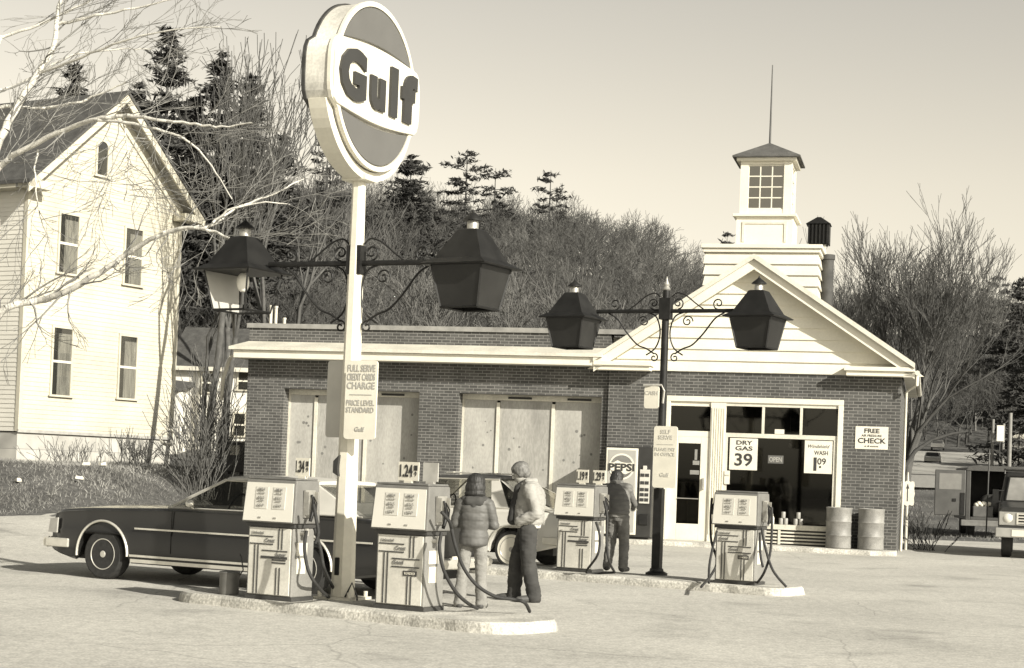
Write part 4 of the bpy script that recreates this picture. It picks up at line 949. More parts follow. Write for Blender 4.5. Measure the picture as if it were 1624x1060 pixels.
sedan = dict(paint=M('dark_paint', .016, .3, .12, 2, spec=.35), roofmat=M('vinyl_roof', .50, .6, .1, 4), x=(-.98, 4.72), hw=.97, axles=(0, 3.2), arch=.43, wr=.335,
    plan=[(-.98, .86), (-.8, .94), (-.3, .985), (1.2, 1), (3.4, 1), (4.4, .96), (4.72, .88)],
    bot=[(-.98, .34), (-.5, .24), (3.8, .24), (4.72, .36)], top=[(-.98, .80), (-.93, .89), (-.75, .92), (-.4, .945), (1.0, 1.0), (1.2, 1.01), (3.9, 1.0), (4.6, .97), (4.72, .90)],
    crease=[(-.98, .62), (4.72, .62)], shdrop=[(-.98, .06), (5, .06)], strips=[(.70, .55, 4.2, .011), (.345, .48, 2.72, .014), (.28, .5, 2.70, .022)],
    green=dict(ws_base=(1.02, .99), roof_f=(1.78, 1.42), roof_r=(3.2, 1.41), rear_base=(4.0, 1.0),
        side=[('side_window', carglass, 1.22, 2.75, 1.84, 2.62, .008), ('door_pillar', None, 2.75, 2.90, 2.62, 2.74, .04), ('side_window', carglass, 2.90, 3.35, 2.74, 2.98, .008), ('roof_pillar', M('vinyl_roof', .34), 3.35, 3.95, 2.98, 3.20, .04)]),
    seats=(1.95, 3.0), seatmat=M('seat_cloth', .26, .8, .1), bumpers=[(-.98, .45, 1, .93), (4.75, .47, -1, .93)], rim=M('wheel_cover', .55, .4, .1, 6, metal=.4))
for n_ in ('dark_paint',):
    MATS[n_].node_tree.nodes['Principled BSDF'].inputs['Coat Weight'].default_value = .5; MATS[n_].node_tree.nodes['Principled BSDF'].inputs['Coat Roughness'].default_value = .06
CY = math.atan2(-.47, .88)
cp_ = gr(168, 919); ca, cbod = car('sedan', cp_ + Matrix.Rotation(CY, 3, 'Z') @ Vector((0, .85, 0)), CY, 'long dark two-door sedan parked behind the front pumps, nose to the left', sedan)
m = MB(); m.box(-1.005, -.965, -.88, -.50, .60, .75); hl = m.build('headlight', chrome, ca, bevel=.02)
m = MB(); m.box(-1.005, -.965, .50, .88, .60, .75); m.build('headlight', chrome, ca, bevel=.02)
m = MB(); m.hexa([(-.97, -.93, .58), (-.80, -.955, .58), (-.80, -.93, .58), (-.97, -.90, .58), (-.97, -.90, .76), (-.80, -.94, .78), (-.80, -.92, .78), (-.97, -.88, .76)]); m.build('corner_lamp', M('amber_lens', .4, .3), ca)
m = MB()
for k in range(8): m.box(-1.0, -.975, -.47 + k * .125, -.42 + k * .125, .58, .82)
m.build('grille', chrome, ca)
for y in (-.85, .45): m = MB(); m.box(4.70, 4.74, y, y + .40, .62, .84); m.build('tail_lamp', M('tail_lens', .12, .25), ca, bevel=.01)
m = MB(); m.box(4.86, 4.875, -.17, .17, .40, .56); m.build('licence_plate', paper, ca)
m = MB(); m.ell((1.45, -.99, 1.06), .06, .05, .05); m.cyl((1.45, -.93, 1.0), (1.45, -.99, 1.04), .015); m.build('wing_mirror', chrome, ca, smooth=60)
m = MB(); m.box(2.52, 2.70, -.985, -.968, .80, .83); m.build('door_handle', chrome, ca, bevel=.004)
m = MB()
for x in (1.15, 2.86): m.box(x, x + .008, -.974, -.962, .40, .95)
m.build('door_gap', black, ca)

wag = dict(paint=M('silver_paint', .52, .28, .06, 2, spec=.6), roofmat=M('dark_roof', .05, .5, .1), x=(-.9, 3.62), hw=.90, axles=(0, 2.72), arch=.40, wr=.32,
    plan=[(-.9, .85), (-.7, .94), (0, .99), (2.4, 1), (3.3, .97), (3.62, .86)], bot=[(-.9, .36), (-.4, .26), (3.0, .26), (3.62, .42)],
    top=[(-.9, .80), (-.8, .90), (.9, .98), (2.9, 1.02), (3.5, .98), (3.62, .88)], crease=[(-.9, .66), (3.62, .72)], shdrop=[(-.9, .07), (4, .07)],
    strips=[(.34, .45, 2.3, .012)], green=dict(ws_base=(.55, .98), roof_f=(1.15, 1.50), roof_r=(2.35, 1.52), rear_base=(3.45, 1.0),
        side=[('side_window', carglass, .75, 1.75, 1.22, 1.80, .008), ('door_pillar', None, 1.75, 1.90, 1.80, 1.92, .04), ('side_window', carglass, 1.90, 2.30, 1.92, 2.2, .008), ('roof_pillar', None, 2.30, 2.62, 2.2, 2.35, .05), ('quarter_window', dglass, 2.62, 3.05, 2.36, 2.38, .008), ('roof_pillar', None, 3.05, 3.42, 2.38, 2.42, .05)]),
    seats=(1.2, 2.0), bumpers=[(-.9, .47, 1, .86), (3.66, .5, -1, .86)], whitewall=True, rim=M('hub_cap', .36, .35, .1, 6, metal=.5))
WY = math.atan2(-.42, .91)
wp = gr(812, 902); wo_ = wp + Matrix.Rotation(WY, 3, 'Z') @ Vector((-2.72, .8, 0))
cb2, cb2b = car('fastback_car', wo_, WY, 'silver fastback car with dark roof, behind the two people standing', wag)
m = MB()
for y in (-.45, .45): m.tube([(1.25, y, 1.56), (2.3, y, 1.57)], .014, 6)
for x in (1.4, 2.2): m.tube([(x, -.5, 1.57), (x, .5, 1.57)], .012, 6)
m.build('roof_rack', chrome, cb2)
for y in (-.8, .45): m = MB(); m.box(3.60, 3.635, y, y + .35, .68, .86); m.build('tail_lamp', M('tail_lens', .12, .25), cb2)

# ---- dark van with open rear doors
VP = gr(1530, 851); VY = R(-10)
van = empty('cargo_van', VP + Vector((.15, 0, 0)), VY, 'dark cargo van seen from behind with both rear doors swung open', 'van')
vp = M('van_paint', .06, .4, .2, 2); vin = M('van_inside', .02, .9, .3, 4)
m = MB(); m.box(-.15, 0, 0, 4.6, .55, 2.20); m.box(1.85, 2.0, 0, 4.6, .55, 2.20); m.box(0, 1.85, 0, 4.6, .55, .66); m.box(0, 1.85, 4.5, 4.6, .66, 2.20); m.build('body', vp, van, bevel=.02)
m = MB(); m.loft([[(-.15, y, 2.202), (-.10, y, 2.30), (.2, y, 2.38), (1.65, y, 2.38), (1.95, y, 2.30), (2.0, y, 2.202)] for y in (-.02, 4.6)]); m.build('roof', M('van_roof', .07, .4, .1), van, smooth=40)
m = MB(); m.box(.01, 1.84, 1.6, 1.7, .67, 2.19); m.build('bulkhead', vin, van)
m = MB(); m.box(-.3, 2.1, -.22, -.02, .36, .56); m.build('bumper', M('van_bumper', .17, .4, .2, 5), van, bevel=.02)
for x in (.0, 1.62): m = MB(); m.M = Matrix.Translation((x, .8, 0)) @ Matrix.Rotation(math.pi / 2, 4, 'Z'); m.lathe_y([(.01, -.22), (.30, -.22), (.34, -.18), (.34, 0), (.30, .02), (.01, .02)], 26, (0, 0, .34)); m.build('wheel', rubber, van, smooth=40)
for x in (.0, 1.62): m = MB(); m.M = Matrix.Translation((x, 3.6, 0)) @ Matrix.Rotation(math.pi / 2, 4, 'Z'); m.lathe_y([(.01, -.22), (.30, -.22), (.34, -.18), (.34, 0), (.30, .02), (.01, .02)], 20, (0, 0, .34)); m.build('wheel', rubber, van, smooth=40)
m = MB(); m.M = Matrix.Translation((-.16, -.02, 0)) @ Matrix.Rotation(R(-172), 4, 'Z'); m.M = Matrix.Translation((-.17, -.02, 0)); m.box(-1.0, 0, -.05, 0, .68, 2.2); vd = m.build('rear_door', M('door_liner', .075, .5, .2, 3), van, bevel=.03)
m = MB(); m.M = Matrix.Translation((-.17, -.02, 0)); m.box(-.86, -.14, -.058, -.052, 1.55, 2.08); m.build('pane', M('hazy_pane', .20, .2, .1), vd)
m = MB(); m.M = Matrix.Translation((-.17, -.02, 0)); m.box(-.16, -.02, -.075, -.052, .72, 1.45); m.box(-.42, -.30, -.07, -.052, 1.15, 1.25); m.build('door_latch', black, vd)
m = MB(); m.hexa([(2.0, -.02, .68), (2.06, -.02, .68), (2.12, -.9, .68), (2.06, -.9, .68), (2.0, -.02, 2.2), (2.06, -.02, 2.2), (2.12, -.9, 2.2), (2.06, -.9, 2.2)]); m.build('rear_door', vp, van, bevel=.01)
def on_van(name, x, y, z, label, cat):
    p = Matrix.Translation(van.location) @ Matrix.Rotation(VY, 4, 'Z') @ Vector((x, y, z)); return empty(name, p, VY, label, cat)
bxo = on_van('tool_box', .12, .25, .66, 'grey box of white rags in the back of the open van', 'box')
m = MB(); m.box(0, .65, 0, .45, 0, .36); m.build('tray', M('tray', .09, .6, .2), bxo, bevel=.02)
m = MB()
for k in range(6): m.ell((.12 + .08 * k, .2, .40 + .05 * (k % 2)), .09, .12, .08, 8, 6)
m.build('rags', paper, bxo, smooth=60)
bxo = on_van('coat', .25, .9, .9, 'dark bundled coat piled in the back of the van', 'coat')
m = MB(); m.ell((0.5, 0, .2), .4, .3, .35); m.ell((.9, .1, .3), .3, .3, .5); m.build('cloth', darkmetal, bxo, smooth=60)

# ---- dark truck at the right edge, facing the camera
TP = gr(1581, 885); TY = R(-17); tk = empty('panel_truck', TP, TY, 'dark truck with round headlights cut by the right picture edge', 'truck')
tp = M('truck_paint', .035, .32, .15, 3)
m = MB(); prof = [(0, .55), (0, 1.12), (.05, 1.18), (.75, 1.28), (1.05, 1.32), (1.6, 1.95), (1.75, 2.02), (4.8, 2.05), (5.0, 1.9), (5.0, .55)]
hw = 1.0; rr = []
for t, k in ((-1.0, .0), (-.97, .05), (-.9, .08), (.9, .08), (.97, .05), (1.0, 0)):
    rr.append([(1.0 + hw * t * (1 if z < 1.35 else .9), y, z + (k - .05)) for y, z in prof])
m.loft(rr); m.build('body', tp, tk, smooth=40)
m = MB(); m.hexa([(.16, 1.045, 1.36), (1.84, 1.045, 1.36), (1.84, 1.12, 1.36), (.16, 1.12, 1.36), (.24, 1.53, 1.93), (1.76, 1.53, 1.93), (1.76, 1.6, 1.93), (.24, 1.6, 1.93)]); ws = m.build('windshield', M('truck_glass', .20, .08, .5, 1.5), tk)
m = MB(); m.tube([(.14, 1.03, 1.35), (.22, 1.52, 1.95), (1.78, 1.52, 1.95), (1.86, 1.03, 1.35), (.14, 1.03, 1.35)], .022, 6); m.build('windshield_seal', black, tk)
m = MB(); m.box(.02, 1.98, -.03, .02, .78, 1.10); gp = m.build('grille_surround', M('grille_silver', .33, .35, .1, 4, metal=.3), tk, bevel=.015)
m = MB()
for z in (.83, .90, .97, 1.04): m.box(.42, 1.58, -.045, -.028, z, z + .03)
for x in (.42, .98, 1.54): m.box(x, x + .04, -.05, -.03, .81, 1.08)
m.build('grille_bars', chrome, gp)
m = MB(); m.box(.44, 1.56, -.034, -.031, .82, 1.06); m.build('grille_opening', black, gp)
for x in (.22, 1.78): 
    m = MB(); m.lathe_y([(.01, -.06), (.085, -.05), (.10, -.035), (.11, -.03)], 24, (x, 0, .95)); m.build('headlight', M('lens', .55, .15), tk, smooth=40)
m = MB(); m.box(-.05, 2.05, -.20, -.06, .50, .72); m.build('bumper', M('truck_bumper', .30, .35, .15, 4), tk, bevel=.02)
m = MB(); m.box(.32, .62, -.212, -.203, .53, .68); m.build('licence_plate', paper, tk)
for x in (.1, 1.68): m = MB(); m.M = Matrix.Translation((x, .75, 0)) @ Matrix.Rotation(math.pi / 2, 4, 'Z'); m.lathe_y([(.01, -.22), (.33, -.22), (.37, -.18), (.37, 0), (.33, .02), (.01, .02)], 26, (0, 0, .37)); m.build('wheel', rubber, tk, smooth=40)
for x in (.1, 1.68): m = MB(); m.M = Matrix.Translation((x, 3.8, 0)) @ Matrix.Rotation(math.pi / 2, 4, 'Z'); m.lathe_y([(.01, -.22), (.33, -.22), (.37, -.18), (.37, 0), (.33, .02), (.01, .02)], 20, (0, 0, .37)); m.build('wheel', rubber, tk, smooth=40)
m = MB(); 
for x in (.1, 1.9): m.tube([(x, 1.8, 2.0), (x, 1.8, 2.12), (x, 4.8, 2.12)], .025, 6)
for y in (1.8, 3.2, 4.6): m.tube([(.1, y, 2.12), (1.9, y, 2.12)], .025, 6)
m.build('roof_rack', darkmetal, tk)
m = MB(); m.box(-.16, -.02, .95, 1.0, 1.3, 1.62); m.tube([(.1, 1.1, 1.3), (-.1, 1.0, 1.35)], .012, 6); m.tube([(.1, 1.1, 1.6), (-.1, 1.0, 1.58)], .012, 6); m.build('wing_mirror', black, tk)
m = MB(); m.tube([(-.3, 1.6, .4), (-.28, 1.62, 2.6)], .02, 6); one_ = m.build('whip_aerial', darkmetal, tk)

# ---- small far vehicles
def small_car(u, v, Y, yaw, label, v_):
    p = at(u, v, Y); o = empty('distant_car', p, yaw, label, 'car', 'cars far down the road'); o.scale = (.66, .66, .66) if Y > 100 else (1, 1, 1); mt = M('far_paint_%d' % int(v_ * 100), v_, .4, .08)
    m = MB(); L = [(-2.4, .35), (-2.45, .75), (-1.2, .92), (-.6, 1.4), (.9, 1.4), (1.5, .95), (2.4, .85), (2.4, .35)]
    m.loft([[(x, y * (1 if z < 1 else .8), z) for x, z in L] for y in (-.9, -.87, .87, .9)]); m.build('body', mt, o, smooth=40)
    for y in (-.78, .72):
        m = MB(); m.box(-.9, 1.15, y, y + .03, 1.0, 1.3); m.build('side_window', M('room_dark', .035), o)
    m = MB(); m.hexa([(-1.21, -.7, .97), (-1.21, .7, .97), (-1.15, .7, .97), (-1.15, -.7, .97), (-.68, -.62, 1.36), (-.68, .62, 1.36), (-.6, .62, 1.36), (-.6, -.62, 1.36)]); m.build('windshield', M('room_dark', .035), o)
    for x in (-1.45, 1.4):
        for y in (-.82, .82): m = MB(); m.lathe_y([(.01, -.09), (.32, -.09), (.32, .09), (.01, .09)], 16, (x, y, .33)); m.build('wheel', rubber, o)
    return o
small_car(1479, 737, 128, R(75), 'small pale car climbing the road beyond the van', .45)
small_car(1487, 714, 160, R(75), 'tiny grey car farthest up the road on the right', .2)
small_car(1452, 790, 92, R(-4), 'grey car parked in the field between the station corner and the van', .16)

# ================================================================== PEOPLE
def remeshed(name, mb_list, mat, parent, voxel=.011, smooth=4, noise_amp=0, noise_scale=10, quilt=None, extra=None):
    m = MB()
    for f_ in mb_list: f_(m)
    me = bpy.data.meshes.new('tmp'); me.from_pydata(m.v, [], m.f); me.update()
    bm = bmesh.new(); bm.from_mesh(me); bmesh.ops.recalc_face_normals(bm, faces=bm.faces); bm.to_mesh(me); bm.free()
    ob = bpy.data.objects.new('tmp', me); COL.objects.link(ob)
    r_ = ob.modifiers.new('r', 'REMESH'); r_.mode = 'VOXEL'; r_.voxel_size = voxel
    s_ = ob.modifiers.new('s', 'SMOOTH'); s_.iterations = smooth; s_.factor = .5
    dg = bpy.context.evaluated_depsgraph_get(); out = bpy.data.meshes.new_from_object(ob.evaluated_get(dg)); out.name = name
    bpy.data.objects.remove(ob); bpy.data.meshes.remove(me)
    if noise_amp or quilt:
        n_ = [v.normal.copy() for v in out.vertices]
        for v, nn in zip(out.vertices, n_):
            d = 0
            if noise_amp and isinstance(noise_scale, Vector): d += noise_amp * noise.noise(Vector((v.co.x * noise_scale.x, v.co.y * noise_scale.y, v.co.z * noise_scale.z)))
            elif noise_amp: d += noise_amp * noise.noise(v.co * noise_scale) + noise_amp * .5 * noise.noise(Vector((v.co.x, v.co.y, v.co.z * 3)) * noise_scale * 1.7)
            if quilt: z0, pitch, amp = quilt; ph = ((v.co.z + .012 * noise.noise(v.co * 6) - z0) / pitch) % 1.0; d += amp * (abs(math.sin(math.pi * ph)) ** .55 - .7)
            v.co += nn * d
    out.shade_smooth(); out.materials.clear(); out.materials.append(mat)
    o = bpy.data.objects.new(name, out); COL.objects.link(o); o.parent = parent; return o
def cap(p0, p1, r0, r1):
    def f(m):
        a, b = Vector(p0), Vector(p1); m.tube([a, b], [r0, r1], 16); m.ell(a, r0, r0, r0, 16, 9); m.ell(b, r1, r1, r1, 16, 9)
    return f
def chain(pts, rs):
    return [cap(pts[i], pts[i + 1], rs[i], rs[i + 1]) for i in range(len(pts) - 1)]
def rings(rl):  # list of (cx,cy,cz,rx,ry)
    def f(m): m.loft([[(x + rx * math.cos(2 * math.pi * k / 24), y + ry * math.sin(2 * math.pi * k / 24), z) for k in range(24)] for x, y, z, rx, ry in rl])
    return f
def elf(o_, rx, ry, rz): return lambda m: m.ell(o_, rx, ry, rz, 20, 12)
skin = M('skin', .34, .55, .06, 10); 
def shoe(a, toe, h=.05):
    ax_, ay, az = a; tx, ty, tz = toe
    return [cap((ax_, ay, az), (ax_ + (tx - ax_) * .2, ay + (ty - ay) * .2, .05), .056, .052), cap((ax_ - (tx - ax_) * .22, ay - (ty - ay) * .22, .042), (tx, ty, .038), .046, .040), cap((ax_, ay, .05), (tx - (tx - ax_) * .2, ty - (ty - ay) * .2, .042), .052, .046)]
def head_parts(hc, tilt, look=(0, -1)):  # hc centre of head; facing -y before tilt
    T = Matrix.Translation(hc) @ Matrix.Rotation(math.atan2(look[0], -look[1]), 4, 'Z') @ Matrix.Rotation(tilt, 4, 'X')
    def P_(x, y, z): return T @ Vector((x, y, z))
    def f(m):
        old = m.M; m.M = old @ T
        m.ell((0, .012, .03), .074, .092, .088, 20, 12); m.ell((0, -.012, -.035), .058, .070, .078, 20, 12); m.ell((0, -.045, -.085), .030, .030, .026)
        m.ell((0, -.088, -.012), .013, .020, .014); m.tube([(0, -.075, .025), (0, -.096, -.012)], [.010, .012], 8)
        m.ell((0, -.080, .032), .05, .012, .012); m.ell((0, -.078, -.055), .024, .012, .008); m.ell((0, -.076, -.068), .02, .012, .007)
        for s in (-1, 1): m.ell((s * .076, .012, -.01), .010, .020, .030)
        m.M = old
    return f, P_, T
def finger_hand(wr_, dirv, palm_n, s=1.0, curl=.5):
    """palm + 5 curled fingers starting at the wrist, dirv = pointing direction, palm_n = palm normal"""
    d = Vector(dirv).normalized(); n = Vector(palm_n).normalized(); sd = d.cross(n).normalized(); W0 = Vector(wr_); fs = []
    pc = W0 + d * .05 * s
    fs += [cap(W0 + sd * .018, pc + sd * .028 + d * .03, .018, .013), cap(W0 - sd * .018, pc - sd * .028 + d * .03, .018, .013), cap(W0, pc + d * .03, .02, .014)]
    for k, (off, L) in enumerate(((-.031, .062), (-.011, .074), (.010, .070), (.030, .055))):
        p = pc + sd * off + d * .038; dd = d.copy(); r_ = .0095
        for seg in range(3):
            dd = (dd + n * curl * .9).normalized(); q = p + dd * L * (.42, .32, .26)[seg] * s; fs.append(cap(p, q, r_, r_ * .92)); p = q; r_ *= .92
    p = W0 + d * .02 - sd * .028; q = p + (d * .5 - sd * .7 + n * .35).normalized() * .04; fs += [cap(p, q, .012, .011), cap(q, q + (d * .8 + n * .6).normalized() * .032, .011, .009)]
    return fs
def person(loc, rz, label, S, J):
    o = empty('person', loc, rz, label, 'person'); o.scale = (S, S, S)
    hf, HP, HT = head_parts(J['head'], J['tilt'], J.get('look', (0, -1)))
    pelvis, chest, neck = J['pelvis'], J['chest'], J['neck']
    body = [hf, cap(neck, HP(0, .015, -.04), .056, .050), cap(chest, neck, .09, .05), cap(pelvis, chest, .11, .12)]
    for s in ('L', 'R'):
        h, k, a = J['hip' + s], J['knee' + s], J['ank' + s]; body += chain([h, k, a], [.075, .05, .038])
        sh, el, wr_ = J['sh' + s], J['el' + s], J['wr' + s]; body += chain([sh, el, wr_], [.052, .038, .026])
        if 'hd' + s in J: body += finger_hand(wr_, J['hd' + s][0], J['hd' + s][1], curl=J['hd' + s][2])
        toe = J['toe' + s]; body.append(cap(a, (a[0] + (toe[0] - a[0]) * .4, a[1] + (toe[1] - a[1]) * .4, .04), .036, .03))
    remeshed('body', body, skin, o, .0075, 2)
    tr = []
    px, py, pz = pelvis
    for s in ('L', 'R'):
        h, k, a = J['hip' + s], J['knee' + s], J['ank' + s]; R_ = J['legr']
        mid = tuple((h[i] + k[i]) / 2 for i in range(3)); calf = tuple(k[i] + (a[i] - k[i]) * .35 for i in range(3))
        al = (a[0], a[1], a[2] - .012)
        tr += chain([h, mid, k, calf, a, al], [R_[0], R_[0] * .93, R_[1], R_[1] * 1.0, R_[2], R_[2] * 1.03])
    tr.append(rings([(px, py, pz - .10, .13, .10), (px, py + .01, pz - .02, .165, .122), (px, py, pz + .07, .150, .108), (px, py, pz + .13, .140, .10)]))
    tr.append(elf((px - .07, py + .05, pz - .04), .08, .06, .09)); tr.append(elf((px + .07, py + .05, pz - .04), .08, .06, .09))
    remeshed('trousers', tr, J['trmat'], o, .011, 3, .013, 11)
    for s in ('L', 'R'): remeshed('shoe', shoe(J['ank' + s], J['toe' + s]), J['shoemat'], o, .009, 2)
    jk = [rings(J['torso'])]
    def sleeves(rs, mat_):
        out = []
        for s in ('L', 'R'):
            sh, el, wr_ = J['sh' + s], J['el' + s], J['wr' + s]; we = tuple(wr_[i] - (wr_[i] - el[i]) * .04 for i in range(3))
            md = tuple((sh[i] + el[i]) / 2 for i in range(3)); out += chain([sh, md, el, we], rs)
        return out
    for s in ('L', 'R'): jk.append(cap(J['sh' + s], J['neck'], J['shr'], .07))
    if J.get('vest'):
        for s in ('L', 'R'): jk.append(cap(J['sh' + s], tuple(J['sh' + s][i] + (J['el' + s][i] - J['sh' + s][i]) * .08 for i in range(3)), J['shr'], J['shr'] * .95))
        remeshed('sleeves', sleeves([.062, .056, .050, .040], None), J['slmat'], o, .011, 4, .006, 14)
    else: jk += sleeves(J['sleeve'], None)
    remeshed('jacket', jk, J['jkmat'], o, .011, 4, J.get('jnoise', .006), 11, J.get('quilt'))
    if J.get('hem'): remeshed('jacket_hem', [rings(J['hem'])], J['hemmat'], o, .011, 3, .003, 20)
    if J.get('collar'): remeshed('hood' if J.get('ishood') else 'collar', J['collar'], J['colmat'], o, .010, 3, .005, 12)
    if J.get('front'): remeshed('bib', J['front'], J['frontmat'], o, .011, 3, .004, 12)
    hr = []
    for (x, y, z, a, b, c_) in J['hair']:
        def f(m, q=(x, y, z, a, b, c_)):
            old = m.M; m.M = old @ HT; m.ell(q[:3], q[3], q[4], q[5], 20, 12); m.M = old
        hr.append(f)
    remeshed('hair', hr, J['hairmat'], o, .008, 2, .005, Vector((70, 70, 12)))
    # eyes
    for s in (-1, 1):
        m = MB(); m.M = HT; m.ell((s * .030, -.074, .012), .011, .008, .006, 10, 6); m.build('eye', M('eye', .08, .3), o, smooth=60)
    return o
hair_dark = M('dark_hair', .022, .6, .4, 30); hair_fair = M('fair_hair', .17, .6, .35, 30, fine=.5)
jeans = M('pale_jeans', .235, .9, .2, 6, .2, fine=.15); jeans_dark = M('dark_jeans', .040, .9, .25, 6, .2); jeans_mid = M('worn_jeans', .18, .9, .25, 6, .2, fine=.15)
# woman: back to camera
wp_ = gr(747, 965); wd = dict(head=(.0, -.03, 1.47), tilt=R(12), neck=(0, .01, 1.33), chest=(0, .0, 1.15), pelvis=(0, 0, .86),
    hipL=(.085, 0, .82), kneeL=(.115, -.01, .46), ankL=(.14, .02, .085), toeL=(.16, -.12, .03), hipR=(-.085, 0, .82), kneeR=(-.10, -.02, .46), ankR=(-.125, .03, .085), toeR=(-.15, -.11, .03),
    shL=(.165, .01, 1.24), elL=(.235, -.02, 1.0), wrL=(.10, -.22, 1.0), shR=(-.165, .01, 1.24), elR=(-.235, -.02, 1.0), wrR=(-.08, -.22, 1.02),
    hdL=((-1, -.2, .1), (0, 1, 0), .5), hdR=((1, -.2, 0), (0, 1, 0), .5), legr=(.088, .070, .072), trmat=jeans, shoemat=M('brown_shoe', .05, .6),
    torso=[(0, .01, .74, .160, .125), (0, .01, .77, .176, .145), (0, .01, .87, .176, .145), (0, 0, .92, .165, .132), (0, 0, 1.06, .180, .14), (0, 0, 1.20, .188, .135), (0, .01, 1.29, .155, .115), (0, .01, 1.35, .08, .08)],
    shr=.075, sleeve=[.076, .072, .066, .055], jkmat=M('grey_puffer', .095, .6, .15, 5), quilt=(.74, .10, .007), jnoise=.007, ishood=True,
    collar=[cap((-.11, .03, 1.29), (.11, .03, 1.29), .06, .06), cap((-.06, .08, 1.28), (.06, .08, 1.28), .065, .065), cap((0, .09, 1.26), (0, .10, 1.23), .05, .04)],
    colmat=M('dark_hood', .05, .85, .2), hairmat=hair_dark, hair=[(0, .018, .040, .112, .122, .108), (0, .035, -.04, .126, .10, .11), (0, .035, -.115, .130, .09, .055)])
person(wp_, R(172), 'person in a grey puffer jacket and pale jeans seen from behind', .985, wd)
# man in pale jacket, side on, head bowed
mp = gr(833, 955)
md = dict(head=(-.01, -.13, 1.555), tilt=R(28), neck=(0, -.01, 1.44), chest=(0, .02, 1.24), pelvis=(0, 0, .92),
    hipL=(.085, 0, .88), kneeL=(.10, .01, .50), ankL=(.12, .10, .085), toeL=(.15, -.09, .03), hipR=(-.085, 0, .88), kneeR=(-.09, -.12, .50), ankR=(-.10, -.14, .085), toeR=(-.13, -.33, .03),
    shL=(.185, .0, 1.36), elL=(.245, .09, 1.09), wrL=(.17, -.13, .98), shR=(-.185, .0, 1.36), elR=(-.24, .06, 1.09), wrR=(-.14, -.13, 1.0),
    legr=(.112, .094, .088), trmat=jeans_dark, shoemat=M('work_boot', .06, .6),
    torso=[(0, 0, .92, .15, .145), (0, .0, .97, .18, .185), (0, .0, 1.08, .19, .19), (0, .02, 1.22, .21, .185), (0, .03, 1.34, .21, .160), (0, .01, 1.42, .16, .13), (0, 0, 1.47, .09, .09)],
    shr=.085, sleeve=[.088, .080, .072, .058], jkmat=M('pale_jacket', .30, .8, .10, 4, .2), jnoise=.014,
    hem=[(0, 0, .90, .160, .155), (0, 0, .97, .168, .165)], hemmat=M('rib_hem', .5, .85, .1, 12),
    collar=[cap((-.07, -.03, 1.46), (.07, -.03, 1.46), .045, .045), cap((.07, -.02, 1.46), (0, .06, 1.47), .045, .045), cap((-.07, -.02, 1.46), (0, .06, 1.47), .045, .045)], colmat=M('pale_jacket', .62),
    front=[cap((0, -.13, 1.38), (0, -.185, 1.0), .055, .075), cap((0, -.08, 1.44), (0, -.12, 1.36), .05, .06)], frontmat=M('dark_shirt', .035, .85), hairmat=hair_fair,
    hair=[(0, .035, .05, .096, .112, .094), (0, .065, -.015, .092, .072, .085), (0, -.018, .088, .070, .052, .034), (.062, .02, .0, .028, .055, .055), (-.062, .02, .0, .028, .055, .055)])
person(mp, R(-88), 'person with fair hair and pale jacket looking down, hands in pockets', 1.03, md)
# person in a vest bending to the pump
vpn = gr(977, 906, .12)
vd_ = dict(head=(.14, -.34, 1.47), tilt=R(30), neck=(.10, -.22, 1.36), chest=(.06, -.13, 1.20), pelvis=(0, .03, .90),
    hipL=(.085, .02, .86), kneeL=(.12, -.08, .48), ankL=(.17, -.04, .085), toeL=(.20, -.20, .03), hipR=(-.085, .02, .86), kneeR=(-.11, -.03, .47), ankR=(-.14, .10, .085), toeR=(-.17, -.06, .03),
    shL=(.25, -.16, 1.32), elL=(.34, -.36, 1.16), wrL=(.34, -.50, 1.00), shR=(-.10, -.15, 1.33), elR=(-.20, -.24, 1.08), wrR=(-.12, -.44, 1.0),
    hdL=((0, -.8, .1), (-.3, 0, -1), .6), hdR=((.3, -1, 0), (0, 0, -1), .6), legr=(.108, .084, .072), trmat=jeans_mid, shoemat=M('brown_shoe', .05), vest=True, slmat=M('dark_sleeve', .10, .85, .2, 8),
    torso=[(0, .03, .90, .170, .14), (0, .02, .94, .192, .165), (.02, -.02, 1.08, .205, .17), (.05, -.09, 1.20, .215, .165), (.08, -.15, 1.31, .20, .145), (.10, -.20, 1.39, .11, .11)],
    shr=.085, sleeve=[.06, .06, .05, .04], jkmat=M('quilted_vest', .13, .7, .15, 6), quilt=(.90, .085, .012),
    hem=[(0, .035, .86, .158, .135), (0, .03, .95, .16, .14)], hemmat=M('shirt_tail', .22, .9, .1, 12),
    collar=[cap((.03, -.2, 1.41), (.17, -.2, 1.41), .05, .05)], colmat=M('quilted_vest', .13), hairmat=hair_dark,
    hair=[(0, .018, .045, .105, .118, .10), (0, .04, -.02, .108, .088, .105), (0, .03, -.085, .10, .075, .06)])
person(vpn, R(160), 'person in a dark quilted vest and worn jeans leaning over the pump', .98, vd_)

